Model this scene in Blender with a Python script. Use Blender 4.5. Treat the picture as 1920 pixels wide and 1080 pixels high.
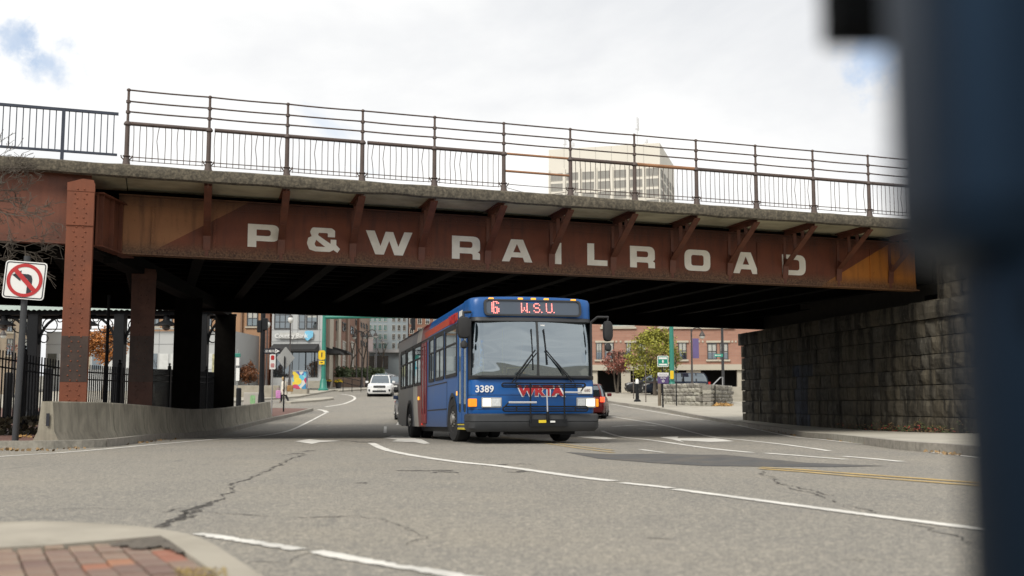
import bpy, bmesh, math, random
from mathutils import Vector, Matrix, noise as mnoise
random.seed(7)
R = math.radians
for o in list(bpy.data.objects): bpy.data.objects.remove(o)
SC = bpy.context.scene
COL = SC.collection

# ------------------------------------------------------------------ camera
F = 2080.0; PITCH = math.atan(218/F); HC = 0.75
cp, sp = math.cos(PITCH), math.sin(PITCH)
cam = bpy.data.cameras.new('camera'); camo = bpy.data.objects.new('camera', cam); COL.objects.link(camo)
cam.sensor_width = 36; cam.lens = F/1920*36; cam.clip_start = .05; cam.clip_end = 4000
camo.location = (0, 0, HC); camo.rotation_euler = (R(90)+PITCH, 0, 0)
cam.dof.use_dof = True; cam.dof.focus_distance = 25; cam.dof.aperture_fstop = 2.0
SC.camera = camo

# ------------------------------------------------------------------ light
SEED = 2.1
SUN_EL, SUN_AZ = R(48), R(-150)      # high sun behind thin cloud, behind and left of the camera
sun = bpy.data.lights.new('sun', 'SUN'); sun.energy = 2.2; sun.angle = R(22); sun.color = (1, .95, .86)
suno = bpy.data.objects.new('sun', sun); COL.objects.link(suno)
sd = Vector((math.sin(SUN_AZ)*math.cos(SUN_EL), math.cos(SUN_AZ)*math.cos(SUN_EL), math.sin(SUN_EL)))
suno.rotation_euler = sd.to_track_quat('Z', 'Y').to_euler()
W = bpy.data.worlds.new('World'); SC.world = W; W.use_nodes = True
SC.view_settings.view_transform = 'Standard'; SC.view_settings.look = 'None'
SC.view_settings.gamma = 1; SC.view_settings.use_curve_mapping = False
SC.view_settings.exposure = 0.55
SC.render.engine = 'CYCLES'
SC.cycles.use_denoising = True
SC.cycles.max_bounces = 6; SC.cycles.diffuse_bounces = 3; SC.cycles.glossy_bounces = 3
SC.cycles.transmission_bounces = 4; SC.cycles.transparent_max_bounces = 8
SC.cycles.caustics_reflective = False; SC.cycles.caustics_refractive = False

def ray(px, py):
    u = (px-960)/F; v = (540-py)/F
    return Vector((u, cp-v*sp, sp+v*cp))
def at(px, py, Y):
    d = ray(px, py); t = Y/d.y
    return Vector((d.x*t, Y, HC+d.z*t))
GT = [(-60, 0), (8, 0), (20, -.01), (26, -.08), (33, -.20), (40, -.18), (48, .0), (56, .22), (70, .72), (82, 1.2), (105, 2.05), (150, 3.9), (220, 6.4), (400, 9), (3000, 9)]
def g(Y):
    for i in range(len(GT)-1):
        if Y <= GT[i+1][0] or i == len(GT)-2: break
    def tan(k):
        if k <= 0 or k >= len(GT)-1: return 0
        return (GT[k+1][1]-GT[k-1][1])/(GT[k+1][0]-GT[k-1][0])
    (x0, y0), (x1, y1) = GT[i], GT[i+1]; h = x1-x0; t = min(max((Y-x0)/h, 0), 1)
    return ((2*t**3-3*t*t+1)*y0+(t**3-2*t*t+t)*h*tan(i)+(-2*t**3+3*t*t)*y1+(t**3-t*t)*h*tan(i+1))
def gnd(px, py, dz=0):
    d = ray(px, py); t = 2.0
    prev = None
    while t < 400:
        z = HC+d.z*t; gz = g(d.y*t)+dz
        if z < gz: break
        t *= 1.004
    lo, hi = t/1.004, t
    for _ in range(20):
        m = (lo+hi)/2
        if HC+d.z*m < g(d.y*m)+dz: hi = m
        else: lo = m
    return Vector((d.x*lo, d.y*lo, HC+d.z*lo))

# ------------------------------------------------------------------ node helpers
class NT:
    def __init__(s, nt): s.nt = nt
    def n(s, typ, ins=None, **kw):
        x = s.nt.nodes.new(typ)
        for k, v in kw.items(): setattr(x, k, v)
        for k, v in (ins or {}).items(): s.put(x.inputs[k], v)
        return x
    def put(s, sock, v):
        if isinstance(v, bpy.types.NodeSocket): s.nt.links.new(v, sock)
        elif isinstance(v, bpy.types.Node): s.nt.links.new(v.outputs[0], sock)
        else:
            if sock.type == 'RGBA' and len(v) == 3: v = (*v, 1)
            sock.default_value = v
    def math(s, op, a, b=0, c=None):
        x = s.n('ShaderNodeMath', operation=op); s.put(x.inputs[0], a); s.put(x.inputs[1], b)
        if c is not None: s.put(x.inputs[2], c)
        return x.outputs[0]
    def mix(s, f, a, b, mode='MIX'):
        x = s.n('ShaderNodeMix', data_type='RGBA', blend_type=mode)
        s.put(x.inputs[0], f); s.put(x.inputs[6], a); s.put(x.inputs[7], b)
        return x.outputs[2]
    def noise(s, vec, scale, detail=3, rough=.55, dist=0):
        x = s.n('ShaderNodeTexNoise', {'Vector': vec, 'Scale': scale, 'Detail': detail, 'Roughness': rough, 'Distortion': dist})
        return x.outputs[0]
    def ramp(s, f, stops, interp='LINEAR'):
        x = s.n('ShaderNodeValToRGB', {0: f}); r = x.color_ramp; r.interpolation = interp
        while len(r.elements) < len(stops): r.elements.new(.5)
        for e, (p, c) in zip(r.elements, stops):
            e.position = p; e.color = (*c, 1) if not isinstance(c, (int, float)) else (c, c, c, 1)
        return x.outputs[0]
    def map(s, vec, sc=(1, 1, 1), loc=(0, 0, 0)):
        return s.n('ShaderNodeMapping', {'Vector': vec, 'Scale': sc, 'Location': loc}).outputs[0]
MATS = {}
def newmat(name):
    m = bpy.data.materials.new(name); m.use_nodes = True; m.node_tree.nodes.clear()
    t = NT(m.node_tree); out = t.n('ShaderNodeOutputMaterial'); b = t.n('ShaderNodeBsdfPrincipled')
    m.node_tree.links.new(b.outputs[0], out.inputs[0]); MATS[name] = m
    return m, t, b, out
def M(name, col, rough=.6, metal=0, var=.12, scale=2.5, bump=0, bscale=60, rnd=0, spec=.5, streak=0, dirt=None, dirtamt=.4, emit=None, estr=0, coat=0):
    if name in MATS: return MATS[name]
    m, t, b, out = newmat(name)
    oc = t.n('ShaderNodeTexCoord').outputs['Object']
    n1 = t.noise(oc, scale, 5, .6)
    c = t.mix(t.ramp(n1, [(.25, 0), (.75, 1)]), tuple(x*(1-var) for x in col), tuple(min(1, x*(1+var)) for x in col))
    if dirt:
        n2 = t.noise(oc, scale*.45, 6, .65, .4)
        c = t.mix(t.math('MULTIPLY', t.ramp(n2, [(.45, 0), (.68, 1)]), dirtamt), c, dirt)
    if streak:
        n3 = t.noise(t.map(oc, (9, 9, .5)), 1.0, 4, .6)
        c = t.mix(t.math('MULTIPLY', t.ramp(n3, [(.48, 0), (.72, 1)]), streak), c, tuple(x*.35 for x in col))
    if rnd:
        oi = t.n('ShaderNodeObjectInfo').outputs['Random']
        hs = t.n('ShaderNodeHueSaturation', {'Color': c, 'Value': t.math('MULTIPLY_ADD', oi, rnd*2, 1-rnd), 'Hue': t.math('MULTIPLY_ADD', oi, .03, .485)})
        c = hs.outputs[0]
    t.put(b.inputs['Base Color'], c)
    t.put(b.inputs['Roughness'], t.math('MULTIPLY_ADD', n1, .2, rough-.1)); b.inputs['Metallic'].default_value = metal
    b.inputs['Specular IOR Level'].default_value = spec; b.inputs['Coat Weight'].default_value = coat
    if bump:
        bn = t.n('ShaderNodeBump', {'Strength': bump, 'Distance': .02, 'Height': t.noise(oc, bscale, 6, .7)})
        t.put(b.inputs['Normal'], bn)
    if emit:
        b.inputs['Emission Color'].default_value = (*emit, 1); b.inputs['Emission Strength'].default_value = estr
    return m
def glass(name, tint=(.02, .025, .03), refl=.25, clear=.3, wav=0):
    if name in MATS: return MATS[name]
    m = bpy.data.materials.new(name); m.use_nodes = True; m.node_tree.nodes.clear(); t = NT(m.node_tree); MATS[name] = m
    out = t.n('ShaderNodeOutputMaterial')
    gl = t.n('ShaderNodeBsdfGlossy', {'Color': (.84, .94, 1), 'Roughness': .02})  # bluish tint stands in for blue sky reflected in the glass
    tr = t.n('ShaderNodeBsdfTransparent', {'Color': (.50, .64, .63)})
    df = t.n('ShaderNodeBsdfDiffuse', {'Color': tint})
    if wav:
        oc = t.n('ShaderNodeTexCoord').outputs['Object']
        nz = t.noise(t.map(oc, (.45, .45, 1.3)), 1.0, 1, .4, .8)
        bn = t.n('ShaderNodeBump', {'Strength': wav, 'Distance': .25, 'Height': nz})
        t.put(gl.inputs['Normal'], bn)
    a = t.n('ShaderNodeMixShader', {0: clear, 1: df.outputs[0], 2: tr.outputs[0]})
    fr = t.n('ShaderNodeFresnel', {'IOR': 1.5})
    k = t.math('MULTIPLY_ADD', fr, 1-refl, refl)
    b = t.n('ShaderNodeMixShader', {0: k, 1: a.outputs[0], 2: gl.outputs[0]})
    m.node_tree.links.new(b.outputs[0], out.inputs[0])
    return m

# ------------------------------------------------------------------ sky
w = NT(W.node_tree); W.node_tree.nodes.clear()
wo = w.n('ShaderNodeOutputWorld')
sky = w.n('ShaderNodeTexSky', sky_type='NISHITA', sun_disc=False, sun_elevation=SUN_EL, sun_rotation=SUN_AZ)
bg1 = w.n('ShaderNodeBackground', {'Color': sky, 'Strength': .12})
gen = w.n('ShaderNodeTexCoord').outputs['Generated']
sx = w.n('ShaderNodeSeparateXYZ', {0: gen})
# project the direction on a cloud layer overhead so that clouds flatten towards the horizon
zz = w.math('ADD', w.math('MAXIMUM', sx.outputs[2], 0), .22)
lay = w.n('ShaderNodeCombineXYZ', {0: w.math('DIVIDE', sx.outputs[0], zz), 1: w.math('DIVIDE', sx.outputs[1], zz), 2: SEED}).outputs[0]
nc = w.noise(lay, 1.1, 8, .58, .3)
cover = w.ramp(nc, [(.26, 0), (.40, 1)])
def gap(px, py, r0, r1):
    d = ray(px, py).normalized()
    dp = w.n('ShaderNodeVectorMath', operation='DOT_PRODUCT'); w.put(dp.inputs[0], w.n('ShaderNodeVectorMath', {0: gen}, operation='NORMALIZE').outputs[0]); dp.inputs[1].default_value = d
    ang = w.math('ARCCOSINE', w.math('MINIMUM', dp.outputs['Value'], 1))
    ang = w.math('ADD', ang, w.math('MULTIPLY', w.math('SUBTRACT', w.noise(gen, 26, 6, .62), .5), .085))
    return w.math('SMOOTH_MIN', 1, w.n('ShaderNodeMapRange', {0: ang, 1: r0, 2: r1, 3: .38, 4: 1}, interpolation_type='SMOOTHSTEP').outputs[0], .01)
for a in ((100, 122, .0, .030), (30, 80, -.004, .022), (1640, 95, .010, .04)):
    cover = w.math('MULTIPLY', cover, gap(*a))
shade = w.noise(w.map(lay, (1, 1, 1), (3, 8, 1)), .8, 7, .55, .4)
ccol = w.ramp(shade, [(.34, (.70, .715, .74)), (.46, (.84, .845, .85)), (.60, (1.0, .995, .975))])
bg2 = w.n('ShaderNodeBackground', {'Color': ccol, 'Strength': .78})
ms = w.n('ShaderNodeMixShader', {0: cover, 1: bg1.outputs[0], 2: bg2.outputs[0]})
W.node_tree.links.new(ms.outputs[0], wo.inputs[0])

# ------------------------------------------------------------------ mesh helpers
class MB:
    def __init__(s): s.v = []; s.f = []; s.m = []
    def add(s, vs, fs, mi=0, T=None):
        o = len(s.v)
        s.v += [tuple(T @ Vector(p)) if T else tuple(p) for p in vs]
        s.f += [tuple(i+o for i in f) for f in fs]; s.m += [mi]*len(fs); return s
    def box(s, x0, x1, y0, y1, z0, z1, mi=0, T=None):
        vs = [(x, y, z) for z in (z0, z1) for y in (y0, y1) for x in (x0, x1)]
        return s.add(vs, [(0, 2, 3, 1), (4, 5, 7, 6), (0, 1, 5, 4), (2, 6, 7, 3), (0, 4, 6, 2), (1, 3, 7, 5)], mi, T)
    def bbox(s, x0, x1, y0, y1, z0, z1, b, mi=0, T=None):   # box with cut edges
        bm = bmesh.new(); bmesh.ops.create_cube(bm, size=1)
        for v in bm.verts: v.co = ((x0+x1)/2+v.co.x*(x1-x0), (y0+y1)/2+v.co.y*(y1-y0), (z0+z1)/2+v.co.z*(z1-z0))
        bmesh.ops.bevel(bm, geom=bm.edges[:], offset=b, segments=2, affect='EDGES', profile=.6)
        bm.verts.ensure_lookup_table()
        s.add([v.co[:] for v in bm.verts], [[v.index for v in f.verts] for f in bm.faces], mi, T); bm.free(); return s
    def loft(s, rings, mi=0, cap=True, closed=True, T=None):
        n = len(rings[0]); vs = [p for r in rings for p in r]; fs = []
        for k in range(len(rings)-1):
            for i in range(n if closed else n-1):
                j = (i+1) % n
                fs.append((k*n+i, k*n+j, (k+1)*n+j, (k+1)*n+i))
        if cap: fs.append(tuple(range(n-1, -1, -1))); fs.append(tuple((len(rings)-1)*n+i for i in range(n)))
        return s.add(vs, fs, mi, T)
    def prism(s, poly, ax, a0, a1, mi=0, T=None):   # poly in the other two axes, extruded along ax
        def P(p, a): return (a, p[0], p[1]) if ax == 0 else ((p[0], a, p[1]) if ax == 1 else (p[0], p[1], a))
        return s.loft([[P(p, a0) for p in poly], [P(p, a1) for p in poly]], mi, True, True, T)
    def tube(s, pts, r, n=8, mi=0, cap=True, T=None):
        pts = [Vector(p) for p in pts]; rings = []
        rr = r if isinstance(r, (list, tuple)) else [r]*len(pts)
        up = None
        for i, p in enumerate(pts):
            d = (pts[min(i+1, len(pts)-1)]-pts[max(i-1, 0)])
            if d.length < 1e-9: d = Vector((0, 0, 1))
            d.normalize()
            if up is None: up = d.orthogonal().normalized()
            a = (up-d*up.dot(d))
            a = a.normalized() if a.length > 1e-6 else d.orthogonal().normalized()
            up = a; b = d.cross(a)
            rings.append([p+(a*math.cos(2*math.pi*k/n)+b*math.sin(2*math.pi*k/n))*rr[i] for k in range(n)])
        return s.loft(rings, mi, cap, True, T)
    def lathe(s, prof, n=12, mi=0, c=(0, 0), T=None):   # prof: (r, z)
        return s.loft([[(c[0]+r*math.cos(2*math.pi*k/n), c[1]+r*math.sin(2*math.pi*k/n), z) for k in range(n)] for r, z in prof], mi, True, True, T)
    def mesh(s, name, mats, smooth=0):
        me = bpy.data.meshes.new(name); me.from_pydata(s.v, [], s.f)
        for m in (mats if isinstance(mats, (list, tuple)) else [mats]): me.materials.append(m)
        me.polygons.foreach_set('material_index', s.m)
        bm = bmesh.new(); bm.from_mesh(me); bmesh.ops.recalc_face_normals(bm, faces=bm.faces); bm.to_mesh(me); bm.free()
        if smooth:
            me.polygons.foreach_set('use_smooth', [True]*len(me.polygons)); me.set_sharp_from_angle(angle=R(smooth))
        me.update(); return me
    def build(s, name, mats, parent=None, loc=None, rz=0, smooth=0):
        return link(name, s.mesh(name, mats, smooth), parent, loc, rz)
def link(name, me, parent=None, loc=None, rz=0):
    o = bpy.data.objects.new(name, me); COL.objects.link(o)
    if parent: o.parent = parent
    if loc is not None: o.location = loc
    if rz: o.rotation_euler = (0, 0, rz)
    return o
def tag(o, label=None, cat=None, group=None, kind=None):
    if label: o['label'] = label
    if cat: o['category'] = cat
    if group: o['group'] = group
    if kind: o['kind'] = kind
    return o
def thing(name, label, cat, loc=(0, 0, 0), rz=0, group=None):
    return tag(link(name, None, None, loc, rz), label, cat, group)
def copy_tree(o, parent=None):
    c = o.copy(); COL.objects.link(c); c.parent = parent
    for ch in list(o.children): copy_tree(ch, c)
    return c
def rpoly(pts, seg=5):      # polygon with rounded corners: (x, y[, r])
    out = []; n = len(pts)
    for i, p in enumerate(pts):
        r = p[2] if len(p) > 2 else 0
        P = Vector(p[:2])
        if r <= 0: out.append(tuple(P)); continue
        a = (Vector(pts[i-1][:2])-P).normalized(); b = (Vector(pts[(i+1) % n][:2])-P).normalized()
        th = a.angle(b); d = r/math.tan(th/2) if th > .01 else r
        A = P+a*d; B = P+b*d
        for k in range(seg+1):
            t = k/seg; out.append(tuple(A*(1-t)**2+P*2*t*(1-t)+B*t*t))
    return out
def fill(loops, name, mat, thick, place, parent=None):   # loops of 2-D points (first outer), placed by place(x, y, depth)
    bm = bmesh.new(); ed = []
    for lp in loops:
        vs = [bm.verts.new((p[0], p[1], 0)) for p in lp]
        ed += [bm.edges.new((vs[i], vs[(i+1) % len(vs)])) for i in range(len(vs))]
    r = bmesh.ops.triangle_fill(bm, use_beauty=True, use_dissolve=False, edges=ed)
    if thick:
        e = bmesh.ops.extrude_face_region(bm, geom=bm.faces[:])
        for v in [x for x in e['geom'] if isinstance(x, bmesh.types.BMVert)]: v.co.z = thick
    for v in bm.verts: v.co = place(v.co.x, v.co.y, v.co.z)
    bmesh.ops.recalc_face_normals(bm, faces=bm.faces)
    me = bpy.data.meshes.new(name); bm.to_mesh(me); bm.free(); me.materials.append(mat)
    return link(name, me, parent)
def ground_poly(pts, h, name, mat, skirt=0, parent=None, step=1.0):   # 2-D polygon draped on the terrain
    bm = bmesh.new(); vs = [bm.verts.new((p[0], p[1], 0)) for p in pts]
    ed = [bm.edges.new((vs[i], vs[(i+1) % len(vs)])) for i in range(len(vs))]
    bmesh.ops.triangle_fill(bm, use_beauty=True, edges=ed)
    y0, y1 = min(p[1] for p in pts), max(p[1] for p in pts)
    y = math.ceil(y0/step)*step+.013
    while y < y1:
        bmesh.ops.bisect_plane(bm, geom=bm.verts[:]+bm.edges[:]+bm.faces[:], plane_co=(0, y, 0), plane_no=(0, 1, 0))
        y += step if y < 120 else step*8
    for v in bm.verts: v.co.z = g(v.co.y)+h
    if skirt:
        be = [e for e in bm.edges if e.is_boundary]
        e = bmesh.ops.extrude_edge_only(bm, edges=be)
        for v in [x for x in e['geom'] if isinstance(x, bmesh.types.BMVert)]: v.co.z -= skirt
    bmesh.ops.recalc_face_normals(bm, faces=bm.faces)
    for f in bm.faces:
        if abs(f.normal.z) > .5 and f.normal.z < 0: f.normal_flip()
    me = bpy.data.meshes.new(name); bm.to_mesh(me); bm.free(); me.materials.append(mat)
    return link(name, me, parent)
def offset_path(pts, wd):
    L, Rr = [], []
    for i, p in enumerate(pts):
        d = (Vector(pts[min(i+1, len(pts)-1)])-Vector(pts[max(i-1, 0)])).normalized(); nn = Vector((-d.y, d.x))
        ww = wd[i] if isinstance(wd, list) else wd
        L.append(Vector(p)+nn*ww/2); Rr.append(Vector(p)-nn*ww/2)
    return L+Rr[::-1]
def resample(pts, step):
    out = [Vector(pts[0])]
    for a, b in zip(pts, pts[1:]):
        a, b = Vector(a), Vector(b); n = max(1, int((b-a).length/step))
        out += [a+(b-a)*(k/n) for k in range(1, n+1)]
    return out
def smooth_path(pts, n=6):
    out = []
    for i in range(len(pts)-1):
        p0, p1, p2, p3 = (Vector(pts[max(i-1, 0)]), Vector(pts[i]), Vector(pts[i+1]), Vector(pts[min(i+2, len(pts)-1)]))
        for k in range(n):
            t = k/n
            out.append(.5*((2*p1)+(p2-p0)*t+(2*p0-5*p1+4*p2-p3)*t*t+(3*p1-p0-3*p2+p3)*t**3))
    out.append(Vector(pts[-1])); return out
def gp(lst, dz=0): return [gnd(x, y, dz).xy for x, y in lst]
_tx = {}
def textmesh(body, size, mat, ext=.004, align='CENTER', bold=0, shear=0):
    cu = bpy.data.curves.new('t', 'FONT'); cu.body = body; cu.size = size; cu.extrude = ext; cu.align_x = align; cu.align_y = 'CENTER'; cu.offset = bold; cu.shear = shear; cu.resolution_u = 3
    o = bpy.data.objects.new('t', cu); COL.objects.link(o)
    me = bpy.data.meshes.new_from_object(o.evaluated_get(bpy.context.evaluated_depsgraph_get()))
    bpy.data.objects.remove(o); bpy.data.curves.remove(cu)
    me.transform(Matrix.Rotation(R(90), 4, 'X'))       # letters stand in xz, facing -y
    me.materials.clear(); me.materials.append(mat); return me

# ------------------------------------------------------------------ materials
def mat_asphalt():
    m, t, b, out = newmat('asphalt')
    geo = t.n('ShaderNodeNewGeometry').outputs['Position']
    big = t.noise(geo, .22, 5, .6, .3); mid = t.noise(geo, 1.6, 5, .6); fine = t.noise(geo, 70, 3, .75); f2 = t.noise(geo, 24, 4, .75)
    c = t.mix(t.ramp(big, [(.3, 0), (.7, 1)]), (.200, .190, .165), (.290, .262, .212))
    c = t.mix(t.ramp(mid, [(.40, .0), (.72, .45)]), c, (.155, .147, .135))
    tanp = t.noise(t.map(geo, (1, 1, 1), (5, 3, 0)), .33, 4, .6); c = t.mix(t.ramp(tanp, [(.50, 0), (.68, .40)]), c, (.29, .255, .195))
    lane = t.noise(t.map(geo, (.55, .10, 1), (2, 9, 0)), 1.0, 4, .6); c = t.mix(t.ramp(lane, [(.52, 0), (.70, .40)]), c, (.135, .130, .122))
    c = t.mix(t.ramp(fine, [(.40, .9), (.52, 0)]), c, (.06, .058, .055))
    c = t.mix(t.ramp(fine, [(.56, 0), (.66, .75)]), c, (.37, .345, .30))
    c = t.mix(t.ramp(f2, [(.54, 0), (.64, .75)]), c, (.46, .41, .33))
    c = t.mix(t.ramp(f2, [(.32, .85), (.45, 0)]), c, (.085, .08, .072))
    f3 = t.noise(geo, 9, 5, .7); c = t.mix(t.ramp(f3, [(.34, .45), (.48, 0)]), c, (.13, .125, .115)); c = t.mix(t.ramp(f3, [(.54, 0), (.68, .4)]), c, (.37, .335, .27))
    st = t.noise(t.map(geo, (1.6, .5, 1)), .9, 6, .7, .5)
    c = t.mix(t.ramp(st, [(.60, 0), (.75, .55)]), c, (.085, .083, .08))
    t.put(b.inputs['Base Color'], c); b.inputs['Roughness'].default_value = .88
    bn = t.n('ShaderNodeBump', {'Strength': .5, 'Distance': .006, 'Height': t.math('ADD', fine, t.math('MULTIPLY', f2, .8))}); t.put(b.inputs['Normal'], bn)
    return m
asphalt = mat_asphalt()
def mat_girder():
    m, t, b, out = newmat('girder_paint')
    oc = t.n('ShaderNodeTexCoord').outputs['Object']; s = t.n('ShaderNodeSeparateXYZ', {0: oc}); x, z = s.outputs[0], s.outputs[2]
    n1 = t.noise(oc, .8, 6, .65, .3); n2 = t.noise(t.map(oc, (4, 4, .45)), 1.2, 6, .65); n3 = t.noise(oc, 9, 6, .7)
    wob = t.math('MULTIPLY', t.math('SUBTRACT', n3, .5), .02)
    zz = t.math('ADD', z, t.math('MULTIPLY', x, .0082))
    dl = t.math('SUBTRACT', t.math('ADD', x, wob), t.math('MULTIPLY_ADD', zz, GL[0], GL[1]))    # <0: orange end left of the stripe
    dr = t.math('SUBTRACT', t.math('ADD', x, wob), t.math('MULTIPLY_ADD', zz, GR[0], GR[1]))
    brown = t.mix(t.ramp(n1, [(.3, 0), (.7, 1)]), (.118, .033, .015), (.190, .054, .023))
    ol = t.mix(n1, (.25, .10, .040), (.34, .16, .065)); orr = t.mix(n1, (.36, .115, .018), (.50, .19, .03))
    c = t.mix(t.math('LESS_THAN', dl, 0), brown, ol)
    c = t.mix(t.math('GREATER_THAN', dr, 0), c, orr)
    c = t.mix(t.ramp(n2, [(.5, 0), (.75, .6)]), c, (.05, .022, .014))
    c = t.mix(t.ramp(n3, [(.62, 0), (.72, .6)]), c, (.06, .025, .012))
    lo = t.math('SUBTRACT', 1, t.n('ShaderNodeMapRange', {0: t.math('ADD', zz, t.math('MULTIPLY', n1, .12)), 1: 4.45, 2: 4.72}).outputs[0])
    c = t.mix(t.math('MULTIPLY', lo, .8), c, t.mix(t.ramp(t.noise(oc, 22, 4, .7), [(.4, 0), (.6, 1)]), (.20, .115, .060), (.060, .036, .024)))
    top = t.n('ShaderNodeMapRange', {0: t.math('ADD', zz, t.math('MULTIPLY', n2, .4)), 1: 5.45, 2: 5.95}).outputs[0]  # shade below the overhang, painted as a darker top band
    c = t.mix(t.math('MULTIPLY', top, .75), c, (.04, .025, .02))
    t.put(b.inputs['Base Color'], c); b.inputs['Roughness'].default_value = .62; b.inputs['Specular IOR Level'].default_value = .35
    bn = t.n('ShaderNodeBump', {'Strength': .25, 'Distance': .01, 'Height': n3}); t.put(b.inputs['Normal'], bn)
    return m
concrete_slab = M('weathered_concrete', (.128, .110, .080), .92, var=.75, scale=16, bump=.8, bscale=26, dirt=(.040, .036, .028), dirtamt=.8, streak=.55)
soffit_m = M('soffit_paint', (.50, .47, .33), .9, var=.15, scale=1.2, bump=.3, bscale=12, dirt=(.12, .10, .06), dirtamt=.55)
rust = M('red_lead_steel', (.150, .048, .024), .6, var=.25, scale=2.2, bump=.2, bscale=25, dirt=(.07, .025, .014), dirtamt=.6, streak=.35)
rust2 = M('red_oxide_column', (.19, .058, .026), .75, var=.15, scale=1.4, bump=.15, bscale=30, dirt=(.11, .038, .022), dirtamt=.5, streak=.2)
darksteel = M('shade_dark_steel', (.0065, .0055, .0045), .95, spec=.1, var=.5, scale=3, bump=.3, bscale=18, dirt=(.012, .011, .010), dirtamt=.6)  # near-black base: the shade under the deck is put into the colour
shadedcol = M('shaded_column', (.085, .040, .028), .8, var=.4, scale=2, bump=.2, bscale=30)  # shaded copy of the column paint, darkened for standing under the deck
railm = M('old_rail_paint', (.085, .063, .055), .65, var=.3, scale=3, bump=.2, bscale=40, dirt=(.11, .060, .038), dirtamt=.5)
railo = M('rusty_orange_rail', (.30, .15, .075), .7, var=.25, scale=3)
railb = M('blue_black_rail', (.030, .038, .058), .5, var=.2, scale=3)
white_paint = M('letter_paint', (.80, .75, .64), .7, var=.08, scale=2, dirt=(.42, .35, .25), dirtamt=.35)
marking = M('road_paint', (.64, .62, .57), .75, var=.12, scale=3, dirt=(.30, .29, .27), dirtamt=.55, bump=.2, bscale=90)
yellowp = M('yellow_road_paint', (.46, .31, .095), .8, var=.2, scale=3, dirt=(.27, .235, .165), dirtamt=.8)
crackm = M('crack_tar', (.075, .068, .060), .9, var=.3, scale=30, bump=.6, bscale=80)
patchm = M('asphalt_patch', (.075, .074, .073), .85, var=.3, scale=4, bump=.5, bscale=80, dirt=(.13, .11, .085), dirtamt=.6)
concrete = M('sidewalk_concrete', (.36, .335, .28), .9, var=.12, scale=1.5, bump=.3, bscale=70, dirt=(.24, .22, .18), dirtamt=.5)
curbm = M('kerb_concrete', (.33, .30, .245), .9, var=.15, scale=2.2, bump=.35, bscale=60, dirt=(.16, .14, .10), dirtamt=.6)
granite = M('kerb_granite', (.27, .25, .215), .85, var=.2, scale=14, bump=.4, bscale=50, rnd=.12, dirt=(.12, .11, .09), dirtamt=.5)
barrierm = M('barrier_concrete', (.30, .275, .215), .9, var=.22, scale=1.8, bump=.4, bscale=35, streak=.6, dirt=(.12, .11, .085), dirtamt=.75)
brickm = M('paver_brick', (.20, .130, .098), .88, var=.18, scale=9, bump=.3, bscale=60, rnd=.22, dirt=(.21, .18, .145), dirtamt=.6)
brickm2 = M('paver_brick_orange', (.30, .135, .075), .88, var=.15, scale=9, bump=.3, bscale=60, rnd=.15, dirt=(.24, .18, .14), dirtamt=.4)
jointm = M('paver_bed', (.10, .085, .065), .95, var=.3, scale=20, bump=.5, bscale=50)
brickpave = M('distant_paving', (.13, .065, .05), .9, var=.3, scale=6)
def mat_stone(name, c0, tint=None):
    m, t, b, out = newmat(name); tc = t.n('ShaderNodeTexCoord').outputs['Object']; geo = t.n('ShaderNodeNewGeometry').outputs['Position']; rnd = t.n('ShaderNodeObjectInfo').outputs['Random']
    n1 = t.noise(geo, 3.2, 7, .68); n2 = t.noise(t.map(geo, (2.2, 2.2, .22)), 1.0, 6, .65); n3 = t.noise(geo, 16, 5, .7); n4 = t.noise(t.map(geo, (7, 7, .5), (3, 1, 0)), 1.0, 5, .6)
    c = t.mix(t.ramp(n1, [(.3, 0), (.7, 1)]), tuple(x*.55 for x in c0), tuple(x*1.45 for x in c0))
    c = t.mix(t.math('MULTIPLY', rnd, .55), c, tuple(x*y for x, y in zip(c0, (1.7, 1.5, 1.15))))
    c = t.mix(t.ramp(n2, [(.44, 0), (.60, .9)]), c, (.014, .013, .011))
    c = t.mix(t.ramp(n4, [(.62, 0), (.74, .6)]), c, (.20, .19, .155))
    c = t.mix(t.ramp(n3, [(.58, 0), (.72, .5)]), c, (.16, .15, .12))
    t.put(b.inputs['Base Color'], c); b.inputs['Roughness'].default_value = .92; b.inputs['Specular IOR Level'].default_value = .25
    t.put(b.inputs['Normal'], t.n('ShaderNodeBump', {'Strength': .6, 'Distance': .03, 'Height': t.math('ADD', n1, t.math('MULTIPLY', n3, .5))})); return m
stone = mat_stone('abutment_stone', (.078, .072, .060)); stone_blue = mat_stone('painted_stone_blue', (.052, .060, .082))
stonel = M('field_stone', (.26, .245, .21), .9, var=.3, scale=3, bump=.8, bscale=9, rnd=.35)
mortar = M('wall_backing', (.05, .046, .038), .95, var=.3, scale=4)
black = M('black_metal', (.009, .010, .012), .6, var=.3, scale=4, spec=.25)
blackr = M('black_rubber', (.016, .016, .017), .75, var=.3, scale=6)
tyre = M('tyre_rubber', (.014, .014, .015), .85, var=.3, scale=8)
tgreen = M('green_pole_paint', (.025, .19, .145), .45, var=.12, scale=1.5)
chrome = M('bright_metal', (.55, .55, .55), .25, metal=.9, var=.1)
alum = M('sign_back_aluminium', (.36, .37, .36), .5, metal=.3, var=.1, scale=2)
white = M('white_enamel', (.72, .72, .70), .4, var=.05)
signred = M('sign_red', (.42, .018, .020), .45, var=.05)
signblk = M('sign_black', (.012, .013, .02), .5, var=.05)
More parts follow.
